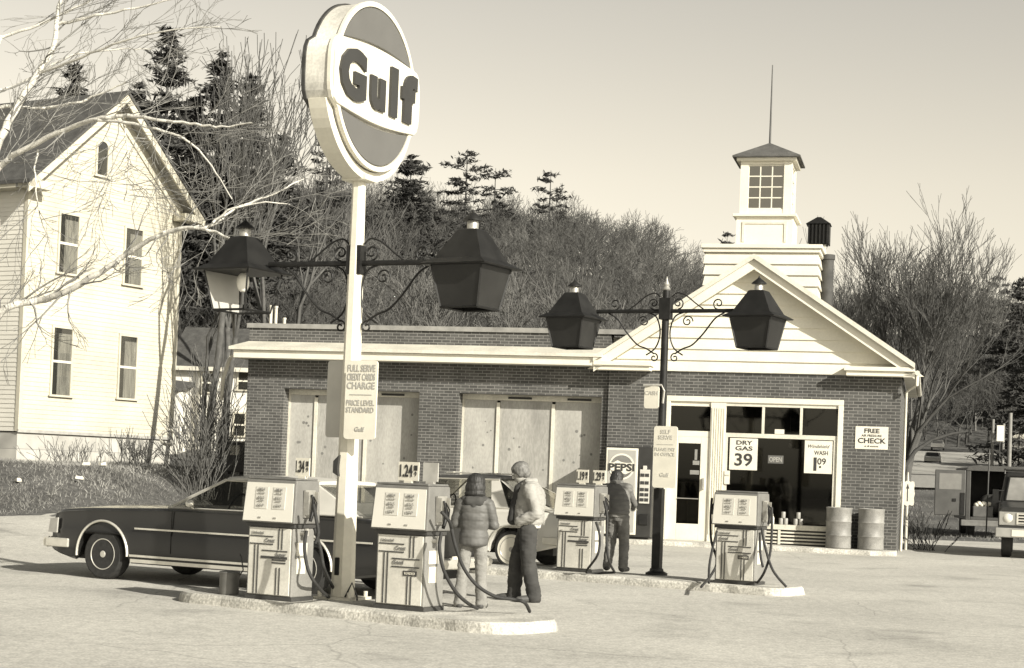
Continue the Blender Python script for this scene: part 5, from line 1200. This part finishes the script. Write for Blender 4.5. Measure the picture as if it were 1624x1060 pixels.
# ================================================================== TREES
rng = random.Random(11)
def seg_mesh(segs, n=3):
    """segs: list of (p0,p1,r0,r1) -> vertex/face arrays"""
    S = len(segs); A = np.array([s[0] for s in segs], float); B = np.array([s[1] for s in segs], float); r0 = np.array([s[2] for s in segs]); r1 = np.array([s[3] for s in segs])
    D = B - A; D /= np.linalg.norm(D, axis=1, keepdims=True) + 1e-9
    ref = np.where(np.abs(D[:, 2:3]) < .9, np.array([[0, 0, 1.]]), np.array([[1., 0, 0]]))
    X = np.cross(D, ref); X /= np.linalg.norm(X, axis=1, keepdims=True) + 1e-9; Y = np.cross(D, X)
    V = np.zeros((S, 2, n, 3))
    for k in range(n):
        a = 2 * math.pi * k / n; off = X * math.cos(a) + Y * math.sin(a); V[:, 0, k] = A + off * r0[:, None]; V[:, 1, k] = B + off * r1[:, None]
    base = (np.arange(S) * 2 * n)[:, None]; F = []
    for k in range(n):
        j = (k + 1) % n; F.append(np.concatenate([base + k, base + j, base + n + j, base + n + k], axis=1))
    return V.reshape(-1, 3), np.stack(F, 1).reshape(-1, 4)
def quads_object(name, V, F, mat, smooth=False):
    me = bpy.data.meshes.new(name); me.vertices.add(len(V)); me.vertices.foreach_set('co', V.astype(np.float32).ravel())
    k = F.shape[1]; me.loops.add(F.size); me.loops.foreach_set('vertex_index', F.astype(np.int32).ravel()); me.polygons.add(len(F))
    me.polygons.foreach_set('loop_start', np.arange(0, F.size, k, dtype=np.int32)); me.polygons.foreach_set('loop_total', np.full(len(F), k, np.int32))
    me.update(calc_edges=True); me.materials.append(mat)
    if smooth: me.shade_smooth()
    o = bpy.data.objects.new(name, me); COL.objects.link(o); return o
def grow(segs, p, d, L, r, depth, rg, spread=.5, up=.12, steps=4, kids=3, droop=0, rmin=.006, shrink=.68):
    p = np.array(p, float); d = np.array(d, float); n = steps
    for i in range(n):
        d = d + np.array([rg.gauss(0, .15), rg.gauss(0, .15), rg.gauss(0, .09) + up * .25 - droop * (.1 if depth < 2 else 0)]); d /= np.linalg.norm(d)
        q = p + d * L / n; ra, rb = r * (1 - .45 * i / n), r * (1 - .45 * (i + 1) / n); segs.append((p, q, max(ra, rmin), max(rb, rmin), depth)); p = q
        if depth > 0 and i >= 1:
            for _ in range(kids if i == n - 1 else max(1, kids - 1)):
                a = rg.uniform(0, 2 * math.pi); v = np.array([math.cos(a), math.sin(a), rg.uniform(-.1, .5)]); v -= d * v.dot(d) * .5; v /= np.linalg.norm(v) + 1e-9
                nd = d + v * spread * rg.uniform(.7, 1.4); nd[2] += up; nd /= np.linalg.norm(nd)
                grow(segs, p, nd, L * shrink * rg.uniform(.75, 1.15), rb * .62, depth - 1, rg, spread, up, steps if depth > 2 else max(2, steps - 1), kids, droop, rmin, shrink)
def bare(name, p, H, r, label, cat='tree', depth=4, seed=1, spread=.45, up=.18, kids=2, group=None, mt=None, rmin=.012, trunks=1, lean=(0, 0), fork=.35, shrink=.68):
    rg = random.Random(seed); segs = []; tr = []
    for t in range(trunks):
        a = rg.uniform(0, 6.28) if trunks > 1 else 0; d = np.array([lean[0] + (.22 * math.cos(a) if trunks > 1 else 0), lean[1] + (.22 * math.sin(a) if trunks > 1 else 0), 1.0]); d /= np.linalg.norm(d)
        q = np.array([p[0], p[1], p[2] - .3]); LL = H * fork; ns = 6; rr = r
        for i in range(ns):
            d = d + np.array([rg.gauss(0, .03), rg.gauss(0, .03), 0.02]); d /= np.linalg.norm(d); q2 = q + d * LL / ns; tr.append((q, q2, rr, rr * .94)); rr *= .94; q = q2
        for k in range(3): 
            a = rg.uniform(0, 6.28); nd = d + np.array([math.cos(a), math.sin(a), 0]) * spread * (.3 if k == 0 else .8); nd /= np.linalg.norm(nd)
            grow(segs, q, nd, H * .30, rr * .8, depth, rg, spread, up, 4, kids, 0, rmin, shrink)
    o = empty(name, (p[0], p[1], p[2]), 0, label, cat, group); off = np.array([p[0], p[1], p[2]])
    V, F = seg_mesh(tr, 9); q = quads_object('trunk', V - off, F, mt or bark, True); q.parent = o
    V, F = seg_mesh([s[:4] for s in segs], 4 if len(segs) < 9000 else 3); q = quads_object('crown', V - off, F, mt or bark); q.parent = o
    return o
def conifer(name, p, H, R_, label, seed=1, dens=1.0, open_=False, group=None, lean=0):
    rg = random.Random(seed); segs = []; quads = []; p = np.array(p, float)
    nl = int(H * (1.3 if open_ else 2.4)); 
    for i in range(nl):
        t = (i + rg.random() * .6) / nl; z = H * (.12 + .88 * t); rad = R_ * (1 - t) ** (.75 if not open_ else .45) * rg.uniform(.7, 1.15) + .12
        nb = int((5 if open_ else 8) * dens) + 1
        for b in range(nb):
            a = rg.uniform(0, 6.28); L = rad * rg.uniform(.55, 1.1); dz = (.25 if t > .8 else (-.02 if open_ else -.18)) * L
            b0 = p + np.array([lean * z, 0, z]); b1 = b0 + np.array([math.cos(a) * L, math.sin(a) * L, dz + .06 * L]); segs.append((b0, b1, .03, .01))
            m_ = max(3, int(L * (9 if open_ else 8)))
            for k in range(m_):
                f = .25 + .8 * (k + rg.random()) / m_ if not open_ else .4 + .65 * (k + rg.random()) / m_; c_ = b0 + (b1 - b0) * f + np.array([rg.gauss(0, .10), rg.gauss(0, .10), rg.gauss(.0, .05)]) * (1 + .3 * L)
                for _ in range(2):
                    u_ = np.array([rg.gauss(0, 1), rg.gauss(0, 1), rg.gauss(0, .55)]); u_ /= np.linalg.norm(u_); w_ = np.cross(u_, np.array([rg.gauss(0, 1), rg.gauss(0, 1), rg.gauss(0, 1)])); w_ /= np.linalg.norm(w_) + 1e-9
                    s1 = rg.uniform(.16, .34) * (1.1 if open_ else 1.2); s2 = s1 * .22
                    quads.append([c_ - u_ * s1 - w_ * s2 * .3, c_ - w_ * s2, c_ + u_ * s1, c_ + w_ * s2])
    o = empty(name, tuple(p), 0, label, 'tree', group)
    tr = [(p + np.array([lean * H * k / 8, 0, H * k / 8 - .3 * (k == 0)]), p + np.array([lean * H * (k + 1) / 8, 0, H * (k + 1) / 8]), .02 + .016 * H * (1 - k / 8), .02 + .016 * H * (1 - (k + 1) / 8)) for k in range(8)]
    V, F = seg_mesh(tr + segs, 5); q = quads_object('trunk', V - p, F, barkdark); q.parent = o
    V = np.array(quads).reshape(-1, 3) - p; F = np.arange(len(V)).reshape(-1, 4); q = quads_object('crown', V, F, needle); q.parent = o
    return o
def tp(u, Y): # ground position under pixel column u at depth Y (horizon row)
    q = at(u, HOR + (u - 812) * ROLL, Y); return (q.x, Y, hgt(q.x, Y))
def top_h(u, v, Y): # height above terrain so that the top reaches pixel v
    q = at(u, v, Y); return q.z - hgt(q.x, Y)

# dense bare woodland covering the hillside: one mass
wood = []
for sd in range(6):
    rg = random.Random(100 + sd); segs = []
    p = np.array([0., 0, -.4]); d = np.array([rg.gauss(0, .04), rg.gauss(0, .04), 1])
    Lt = 2.6; segs.append((p, p + d * Lt, .16, .12, 5)); 
    for k in range(3): grow(segs, p + d * Lt * (.5 + .2 * k), d + np.array([rg.gauss(0, .45), rg.gauss(0, .45), 0]), 2.3, .075, 4, rg, .72, .05, 3, 2, 0, .016, .74)
    V, F = seg_mesh([s[:4] for s in segs], 3); wood.append((V, F))
print('wood variant segs', [len(w_[1]) // 3 for w_ in wood])
Vs = [[], [], []]; Fs = [[], [], []]; ofs = [0, 0, 0]; rg = random.Random(5); cnt = 0
spots = []
for _ in range(16000):
    y = 76 + (rg.random() ** .75) * 165; x = rg.uniform(-.36, .36) * y + rg.gauss(0, 2)
    if -14 < x < 15 and y < 72: continue
    cx_ = float(np.interp(y, [66, 80, 95, 110, 125, 140, 158, 170], [15.5, 18, 22, 27, 32, 37, 41, 45]))
    if x / y > .15 and y < 150 and (y < 100 or rg.random() < .8 or abs(x - cx_) < 7): continue
    if x > 8 and abs(x - cx_) < 5 and y < 165: continue
    if x / y < .13 and y > 212: continue
    if x < -10 and y < 80: continue
    if any((x - a) ** 2 + (y - b) ** 2 < 4.0 for a, b in spots[-1500:]): continue
    spots.append((x, y))
    if len(spots) >= 1500: break
for (x, y) in spots:
    V, F = wood[rg.randrange(6)]; s = rg.uniform(.62, .95); a = rg.uniform(0, 6.28); ca_, sa_ = math.cos(a), math.sin(a)
    V2 = V * np.array([s, s, s * rg.uniform(.9, 1.2)]); V2 = np.stack([V2[:, 0] * ca_ - V2[:, 1] * sa_ + x, V2[:, 0] * sa_ + V2[:, 1] * ca_ + y, V2[:, 2] + hgt(x, y)], 1)
    q = rg.choice((0, 0, 1, 1, 2)); Vs[q].append(V2); Fs[q].append(F + ofs[q]); ofs[q] += len(V2)
wm = [M('woodland_twigs_%s' % n_, v, .95, .3, .15) for n_, v in (('grey', .095), ('dark', .065), ('pale', .135))]
Vall = np.concatenate([np.concatenate(v) for v in Vs]); Fall = np.concatenate([np.concatenate(Fs[0]), np.concatenate(Fs[1]) + ofs[0], np.concatenate(Fs[2]) + ofs[0] + ofs[1]])
wo2 = quads_object('woodland', Vall, Fall, wm[0]); wo2.data.materials.append(wm[1]); wo2.data.materials.append(wm[2])
mi = np.concatenate([np.zeros(sum(len(f) for f in Fs[0]), np.int32), np.ones(sum(len(f) for f in Fs[1]), np.int32), np.full(sum(len(f) for f in Fs[2]), 2, np.int32)]); wo2.data.polygons.foreach_set('material_index', mi)
tag(wo2, 'dense bare grey woodland covering the hillside behind the station', 'woodland', kind='stuff'); print('wood trees', len(spots), 'faces', len(Fall))

# conifers one can tell apart
for i, (u, v, Y, rw, op, lab) in enumerate([
    (240, 40, 88, 4.2, False, 'tallest dark pine just right of the farmhouse roof peak'),
    (192, 130, 84, 3.0, False, 'dark pine half hidden behind the farmhouse roof peak'),
    (324, 82, 92, 3.2, False, 'narrow dark spruce right of the tallest pine'),
    (373, 118, 90, 3.6, False, 'dark spruce with broad skirts left of the Gulf sign'),
    (285, 150, 94, 3.4, False, 'lower dark pine between the tallest pine and the narrow spruce'),
    (90, 95, 80, 3.0, False, 'dark pine showing above the left part of the farmhouse roof'),
    (430, 215, 105, 3.6, False, 'broad dark pine on the slope left of the Gulf sign rim'),
    (500, 222, 130, 2.8, True, 'scraggy pine touching the left edge of the Gulf sign'),
    (633, 245, 140, 4.2, False, 'dense dark pine on the ridge just right of the Gulf sign'),
    (722, 238, 150, 3.4, True, 'open layered white pine standing on the ridge above the large lantern'),
    (768, 268, 155, 3.0, True, 'smaller pine just right of the layered white pine'),
    (856, 268, 160, 3.0, True, 'open layered pine on the ridge in the middle of the picture'),
    (1140, 355, 170, 1.9, True, 'small lone pine peeking over the ridge left of the cupola'),
    (1575, 438, 190, 3.6, True, 'pointed dark pine on the far right skyline'),
    (1612, 440, 180, 4.6, False, 'big rounded dark pine at the far right skyline'),
    (1640, 500, 120, 3.2, False, 'dark hemlock at the right picture edge above the truck'),
    (1614, 668, 95, 1.6, False, 'small cone shaped evergreen by the far right house'),
    ]):
    pos = tp(u, Y); conifer('pine_tree', pos, max(3, top_h(u, v, Y)), rw * (1.3 if Y > 115 else 1.1), lab, 40 + i, 1.0 if not op else .9, op)

# large fan shaped bare tree right of the cupola, and other single bare trees
bare('bare_tree', tp(1418, 64), top_h(1418, 262, 64) * .84, .22, 'large fan shaped bare tree standing behind the right end of the station', depth=5, seed=3, spread=.33, up=.17, kids=2, mt=M('fan_bark', .09, .9, .2, 3), rmin=.008, fork=.20, trunks=3, shrink=.70)
bare('bare_tree', tp(326, 50), top_h(309, 90, 50) * .85, .13, 'slim upright bare tree behind the dark based bush by the garage corner', depth=3, seed=8, spread=.30, up=.25, kids=2, mt=bark, rmin=.009, fork=.50)
bare('bare_tree', tp(346, 51), top_h(346, 110, 51) * .85, .12, 'slim pale trunked bare tree leaning right beside the garage corner', depth=3, seed=9, spread=.32, up=.25, kids=2, mt=bark, rmin=.010, lean=(.06, 0), fork=.42)
bare('bare_tree', tp(318, 52), 7.5, .08, 'thin dark bare tree, shortest of the three by the garage corner', depth=2, seed=21, spread=.35, up=.2, kids=2, mt=barkdark, rmin=.010, lean=(.0, 0), fork=.5)
bare('bare_tree', tp(412, 70), top_h(412, 8, 70) * .92, .17, 'very tall thin bare tree rising behind the left lantern', depth=3, seed=13, spread=.34, up=.35, kids=2, mt=bark, rmin=.014, fork=.34)
bare('bare_tree', tp(355, 66), top_h(355, 30, 66) * .9, .16, 'tall bare tree among the dark pines behind the farmhouse', depth=3, seed=14, spread=.30, up=.3, kids=2, mt=bark, rmin=.013, fork=.36)
bare('bare_tree', tp(455, 74), top_h(455, 120, 74) * .95, .15, 'tall bare tree just left of the Gulf sign pole', depth=3, seed=15, spread=.34, up=.3, kids=2, mt=bark, rmin=.014)
bare('bare_tree', tp(690, 72), top_h(690, 420, 72), .14, 'bare tree with pale branches behind the garage roof, left of the large lantern', depth=4, seed=16, spread=.45, up=.15, kids=2, mt=M('pale_bark', .13, .9), rmin=.014)
bare('bare_tree', tp(840, 74), top_h(840, 430, 74), .14, 'bare tree with pale branches right of the large lantern', depth=4, seed=17, spread=.45, up=.15, kids=2, mt=M('pale_bark', .13), rmin=.014)
# brush by the garage corner
def bush(name, p, H, n, label, seed, sp_=.5, mt=None, rmin=.006, fan=.5):
    rg = random.Random(seed); segs = []
    for k in range(n):
        a = rg.uniform(0, 6.28); b = abs(rg.gauss(0, fan)); d = np.array([math.cos(a) * b, math.sin(a) * b, 1.0]); d /= np.linalg.norm(d)
        grow(segs, (p[0] + rg.gauss(0, sp_ * .3), p[1] + rg.gauss(0, sp_ * .3), p[2] - .05), d, H * rg.uniform(.4, .75), .012, 1, rg, .35, .1, 4, 2, 0, rmin)
    V, F = seg_mesh([s[:4] for s in segs], 3); return tag(quads_object(name, V, F, mt or bark), label, 'bush')
def gp(u, v, Y): q = at(u, v, Y); return (q.x, q.y, hgt(q.x, q.y))
bush('bush', gp(312, 752, 44), 2.6, 50, 'dense twiggy bush with dark base left of the garage corner', 31, .9, M('bush_twigs', .11, .9), .009, .35)
bush('bush', gp(340, 745, 47), 3.2, 45, 'taller wispy bush between the dark based bush and the garage', 32, .8, M('pale_twigs', .15, .9), .008, .4)
bush('bush', gp(215, 735, 45), .9, 45, 'low scrubby bush below the right farmhouse window', 33, .9, M('bush_twigs', .15), .007, .6)
bush('bush', gp(110, 745, 46), .7, 35, 'low dry weeds below the left farmhouse window', 34, 1.6, M('pale_twigs', .24), .007, .5)
# foreground white-barked tree entering from the left
def limb(pts, r0, r1, dens, seed, sub=2):
    """pts = (u,v,Y) ; returns thick segs and twig segs"""
    rg = random.Random(seed); P_ = [np.array(at(*q)) for q in pts]; out = []; tw = []
    Q = []
    for i in range(len(P_) - 1):
        p0 = P_[max(i - 1, 0)]; p1 = P_[i]; p2 = P_[i + 1]; p3 = P_[min(i + 2, len(P_) - 1)]
        for k in range(5):
            t = k / 5; Q.append(.5 * ((2 * p1) + (p2 - p0) * t + (2 * p0 - 5 * p1 + 4 * p2 - p3) * t * t + (3 * p1 - p0 - 3 * p2 + p3) * t ** 3) + np.array([rg.gauss(0, .008) for _ in range(3)]))
    Q.append(P_[-1]); n = len(Q) - 1
    for i in range(n):
        ra = r0 + (r1 - r0) * i / n; rb = r0 + (r1 - r0) * (i + 1) / n; out.append((Q[i], Q[i + 1], ra, rb))
        if i > 1 and rg.random() < dens:
            d = Q[i + 1] - Q[i]; d /= np.linalg.norm(d); a = rg.uniform(0, 6.28); v = np.array([math.cos(a), math.sin(a) * .6, math.sin(a + 1)]); nd = d * .6 + v * .8; nd /= np.linalg.norm(nd)
            grow(tw, Q[i + 1], nd, rg.uniform(.35, .95), max(.007, rb * .4), sub, rg, .5, .02, 4, 2, .2, .0036, .62)
    return out, tw
TB = Vector((-8.6, 25.5, hgt(-8.6, 25.5)))
wt = empty('white_barked_tree', TB, 0, 'white barked foreground tree reaching its branches in from the left edge', 'tree')
limbs = [([(-40, 600, 25), (0, 497, 25), (60, 478, 25), (100, 465, 24.8), (170, 425, 24.6), (205, 400, 24.5), (260, 370, 24.2), (300, 362, 24), (340, 368, 23.8), (372, 384, 23.6)], .062, .016, .5),
    ([(260, 370, 24.2), (300, 362, 24.2), (335, 358, 24.3), (375, 330, 24.5), (430, 310, 24.6), (482, 284, 24.8)], .032, .008, .5),
    ([(335, 358, 24.2), (360, 335, 24.2), (410, 322, 24.3), (460, 325, 24.3)], .02, .006, .5),
    ([(-40, 320, 25), (0, 222, 25), (30, 165, 25.2), (60, 118, 25.4), (85, 75, 25.6), (90, 35, 25.8), (97, -20, 26)], .066, .028, .5),
    ([(-30, 290, 25), (0, 264, 25), (30, 242, 24.8), (105, 205, 24.4), (150, 190, 24), (195, 184, 23.8), (240, 188, 23.6), (300, 198, 23.4), (352, 201, 23.2), (400, 195, 23)], .050, .010, .5),
    ([(150, 190, 24), (200, 195, 23.8), (260, 208, 23.6), (300, 226, 23.4), (335, 264, 23.2), (368, 316, 23)], .026, .007, .5),
    ([(-30, 178, 25.5), (0, 170, 25.5), (60, 172, 25.5), (110, 165, 25.3), (155, 152, 25.2), (200, 130, 25)], .034, .010, .6),
    ([(0, 145, 26), (40, 130, 26), (110, 90, 26), (190, 78, 26), (240, 78, 26)], .026, .006, .65),
    ([(60, 118, 25.4), (120, 95, 25), (180, 70, 24.6), (260, 50, 24.2), (350, 42, 24)], .026, .006, .65),
    ([(90, 40, 25.8), (150, 25, 25.6), (230, 10, 25.4), (300, -10, 25.2)], .028, .008, .65),
    ([(0, 60, 26), (60, 40, 26), (130, 8, 26), (160, -10, 26)], .028, .010, .65),
    ([(60, 240, 24.8), (55, 270, 24.6), (58, 310, 24.4), (65, 350, 24.2), (85, 395, 24)], .014, .005, .5),
    ([(195, 184, 23.9), (200, 215, 23.8), (203, 260, 23.7), (205, 310, 23.6)], .010, .004, .5)]
tr = [(np.array(TB) - np.array([0, 0, .3]), np.array(TB) + np.array([.1, 0, 2.0]), .26, .22), (np.array(TB) + np.array([.1, 0, 2.0]), np.array(at(-60, 620, 25.2)), .22, .17), (np.array(at(-60, 620, 25.2)), np.array(at(-60, 330, 25.2)), .17, .11), (np.array(at(-60, 330, 25.2)), np.array(at(-50, 180, 25.4)), .11, .08), (np.array(at(-60, 620, 25.2)), np.array(at(-38, 596, 25)), .10, .07), (np.array(at(-60, 340, 25.2)), np.array(at(-38, 316, 25)), .09, .07), (np.array(at(-60, 330, 25.2)), np.array(at(-28, 289, 25)), .08, .055), (np.array(at(-50, 180, 25.4)), np.array(at(-20, 178, 25.5)), .06, .036), (np.array(at(-50, 180, 25.4)), np.array(at(2, 143, 26)), .06, .028), (np.array(at(-50, 180, 25.4)), np.array(at(2, 58, 26)), .05, .03)]
V, F = seg_mesh(tr, 10); q = quads_object('trunk', V - np.array(TB), F, birch, True); q.parent = wt
tws = []
for i, (pts, r0, r1, dn) in enumerate(limbs):
    a_, b_ = limb(pts, r0, r1, dn, 60 + i); V, F = seg_mesh(a_, 9); q = quads_object('limb', V - np.array(TB), F, birch, True); q.parent = wt; tws += b_
V, F = seg_mesh([s[:4] for s in tws], 3); q = quads_object('twigs', V - np.array(TB), F, M('twig_bark', .22, .9, .3, 2)); q.parent = wt; q['kind'] = 'stuff'; print('twigs', len(tws))

# dry grass on the bank and field
rg = random.Random(77); V = []; 
for _ in range(90000):
    if rg.random() < .6: x = rg.uniform(-22, -6.9); y = rg.uniform(34, 54)
    else: x = rg.uniform(9.5, 30); y = rg.uniform(52.5, 92)
    if y < yfar(x) + .3: continue
    if noise.noise(Vector((x * .35, y * .35, 0))) < rg.uniform(-.45, .25): continue
    z = hgt(x, y) - .03; h = rg.uniform(.04, .14); a = rg.uniform(0, 6.28); w_ = .009; lx, ly = rg.gauss(0, .06), rg.gauss(0, .06)
    V += [(x - w_ * math.cos(a), y - w_ * math.sin(a), z), (x + w_ * math.cos(a), y + w_ * math.sin(a), z), (x + lx, y + ly, z + h)]
V = np.array(V); F = np.arange(len(V)).reshape(-1, 3)
tag(quads_object('dry_grass', V, F, M('dry_grass', .22, .9, .5, .5)), 'short dry winter grass on the bank and the field', 'grass', kind='stuff')
# litter
for i, (u, v, Y, lab) in enumerate(((137, 742, 43, 'white scrap of litter highest on the bank'), (162, 738, 43.5, 'round white scrap of litter near the bank middle'), (28, 775, 39, 'white scrap of litter low on the bank near the left edge'), (125, 778, 40, 'flat white litter above the car bonnet'))):
    p = at(u, v, Y); z = hgt(p.x, Y); m = MB(); m.M = Matrix.Translation((p.x, Y, z + .03)) @ Matrix.Rotation(i * 1.1, 4, 'Z'); m.hexa([(-.1, -.05, 0), (.1, -.06, 0), (.09, .06, .02), (-.08, .05, 0), (-.09, -.04, .06), (.08, -.05, .09), (.09, .05, .05), (-.07, .05, .08)]); one(m, 'paper_litter', paper, lab, 'litter')

# ================================================================== RIGHT BACKGROUND
def pole_(u, v0, v1, Y, r_, label):
    a = at(u, v1, Y); z0 = hgt(a.x, Y); m = MB(); o = empty('utility_pole', (a.x, Y, z0), 0, label, 'pole', 'poles by the road'); m.cyl((0, 0, -.3), (0, 0, at(u, v0, Y).z - z0), r_, r_ * .8, 8); m.build('shaft', M('pole_wood', .22, .9), o, smooth=60)
    return o
pole_(1573, 665, 740, 96, .10, 'left wooden pole of three above the open van'); pole_(1590, 672, 735, 98, .10, 'middle wooden pole with a white board')
pole_(1600, 655, 745, 90, .13, 'right and thickest wooden pole above the open van')
p = at(1586, 700, 97); o = empty('road_sign', p, 0, 'narrow white board fixed between the poles above the van', 'sign'); m = MB(); m.box(-.2, .2, -.03, .03, 0, .9); m.build('board', paper, o); m = MB(); m.cyl((0, .05, -(p.z - hgt(p.x, 97))), (0, .05, 0), .04, n=8); m.build('post', darkmetal, o)
p = at(1610, 700, 105); o = empty('distant_house', (p.x, p.y, hgt(p.x, 105)), R(-20), 'small house with pale gable at the right picture edge', 'house')
m = MB(); m.box(-.2, 5, 0, 5, -1, 2.6); m.build('wall', M('far_wall', .3, .8), o); m = MB(); m.prism([(-.5, 2.5), (5.3, 2.5), (2.4, 4.4)], -.3, 5.3); m.build('roof', white2, o)
for x in (.6, 2.6): m = MB(); m.box(x, x + .8, -.03, -.005, .9, 1.9); m.build('window', M('room_dark', .035), o)
# low post-and-rail fence / air tank corner
p = at(1437, 850, 43.0); o = empty('ornate_sign', (p.x, p.y, 0), R(-6), 'small ornate white sign with scalloped edge beside the station corner', 'sign')
zb = at(1437, 802, 43).z; zt_ = at(1437, 763, 43).z
m = MB(); pts = []
for k in range(32):
    a = 2 * math.pi * k / 32; r_ = 1 + .07 * math.cos(8 * a); c_, s_ = math.cos(a), math.sin(a); q = 1 / max(abs(c_), abs(s_)) ; q = min(q, 1.25); pts.append((.17 * c_ * q * r_, (zb + zt_) / 2 + (zt_ - zb) / 2 * s_ * q * r_))
m.prism(pts, -.02, .02); m.build('board', white2, o)
m = MB(); m.box(-.012, .012, -.026, -.022, (zb + zt_) / 2 - .2, (zb + zt_) / 2 + .15); m.prism([(-.04, (zb + zt_) / 2 + .12), (.04, (zb + zt_) / 2 + .12), (0, (zb + zt_) / 2 + .24)], -.026, -.022); m.build('arrow', inkm, o)
m = MB(); m.cyl((0, .02, 0), (0, .02, zb + .02), .035, n=8); m.cyl((0, 0, zt_), (0, 0, zt_ + .22), .03, .015, n=8); m.build('post', white2, o)
m = MB(); m.cyl((.55, .4, 0), (.5, .4, 1.5), .09, .07, n=10); m.cyl((.1, .5, 1.45), (.9, .5, 1.5), .05, n=8); m.M = Matrix.Translation((p.x, p.y, 0)); m2 = one(m, 'old_stump', barkdark, 'dark broken tree stump beside the ornate white sign', 'stump', smooth=60)
bush('bush', (p.x + .5, p.y + .3, 0), 1.1, 26, 'tangled dark brush at the foot of the ornate white sign', 35, .7, barkdark, .008, .8)
m = MB(); Pp = [at(1430, 752, 60), at(1436, 738, 60), at(1452, 715, 60), at(1478, 698, 60), at(1510, 688, 60), at(1535, 684, 60)]
fallen = [Vector((Pp[0].x - .1, 60, 0)), Vector((Pp[0].x - .05, 60, 1.0))] + Pp
m.tube(fallen, [.10, .10, .09, .08, .07, .06, .05, .035], 8); one(m, 'bent_sapling', barkdark, 'dark arching sapling bending right beyond the station corner', 'tree', smooth=60)
m = MB(); a = Vector((13.0, 72, hgt(13, 72))); 
fo = empty('guard_rail', a, 0, 'low pale rail across the field behind the ornate sign', 'fence')
m = MB(); m.box(-2, 3.2, 0, .06, .62, .74); m.build('rail', M('rail', .22, .7), fo); 
for x in (-1.8, 0, 1.8): m = MB(); m.box(x, x + .12, .06, .18, -.3, .8); m.build('post', darkmetal, fo)
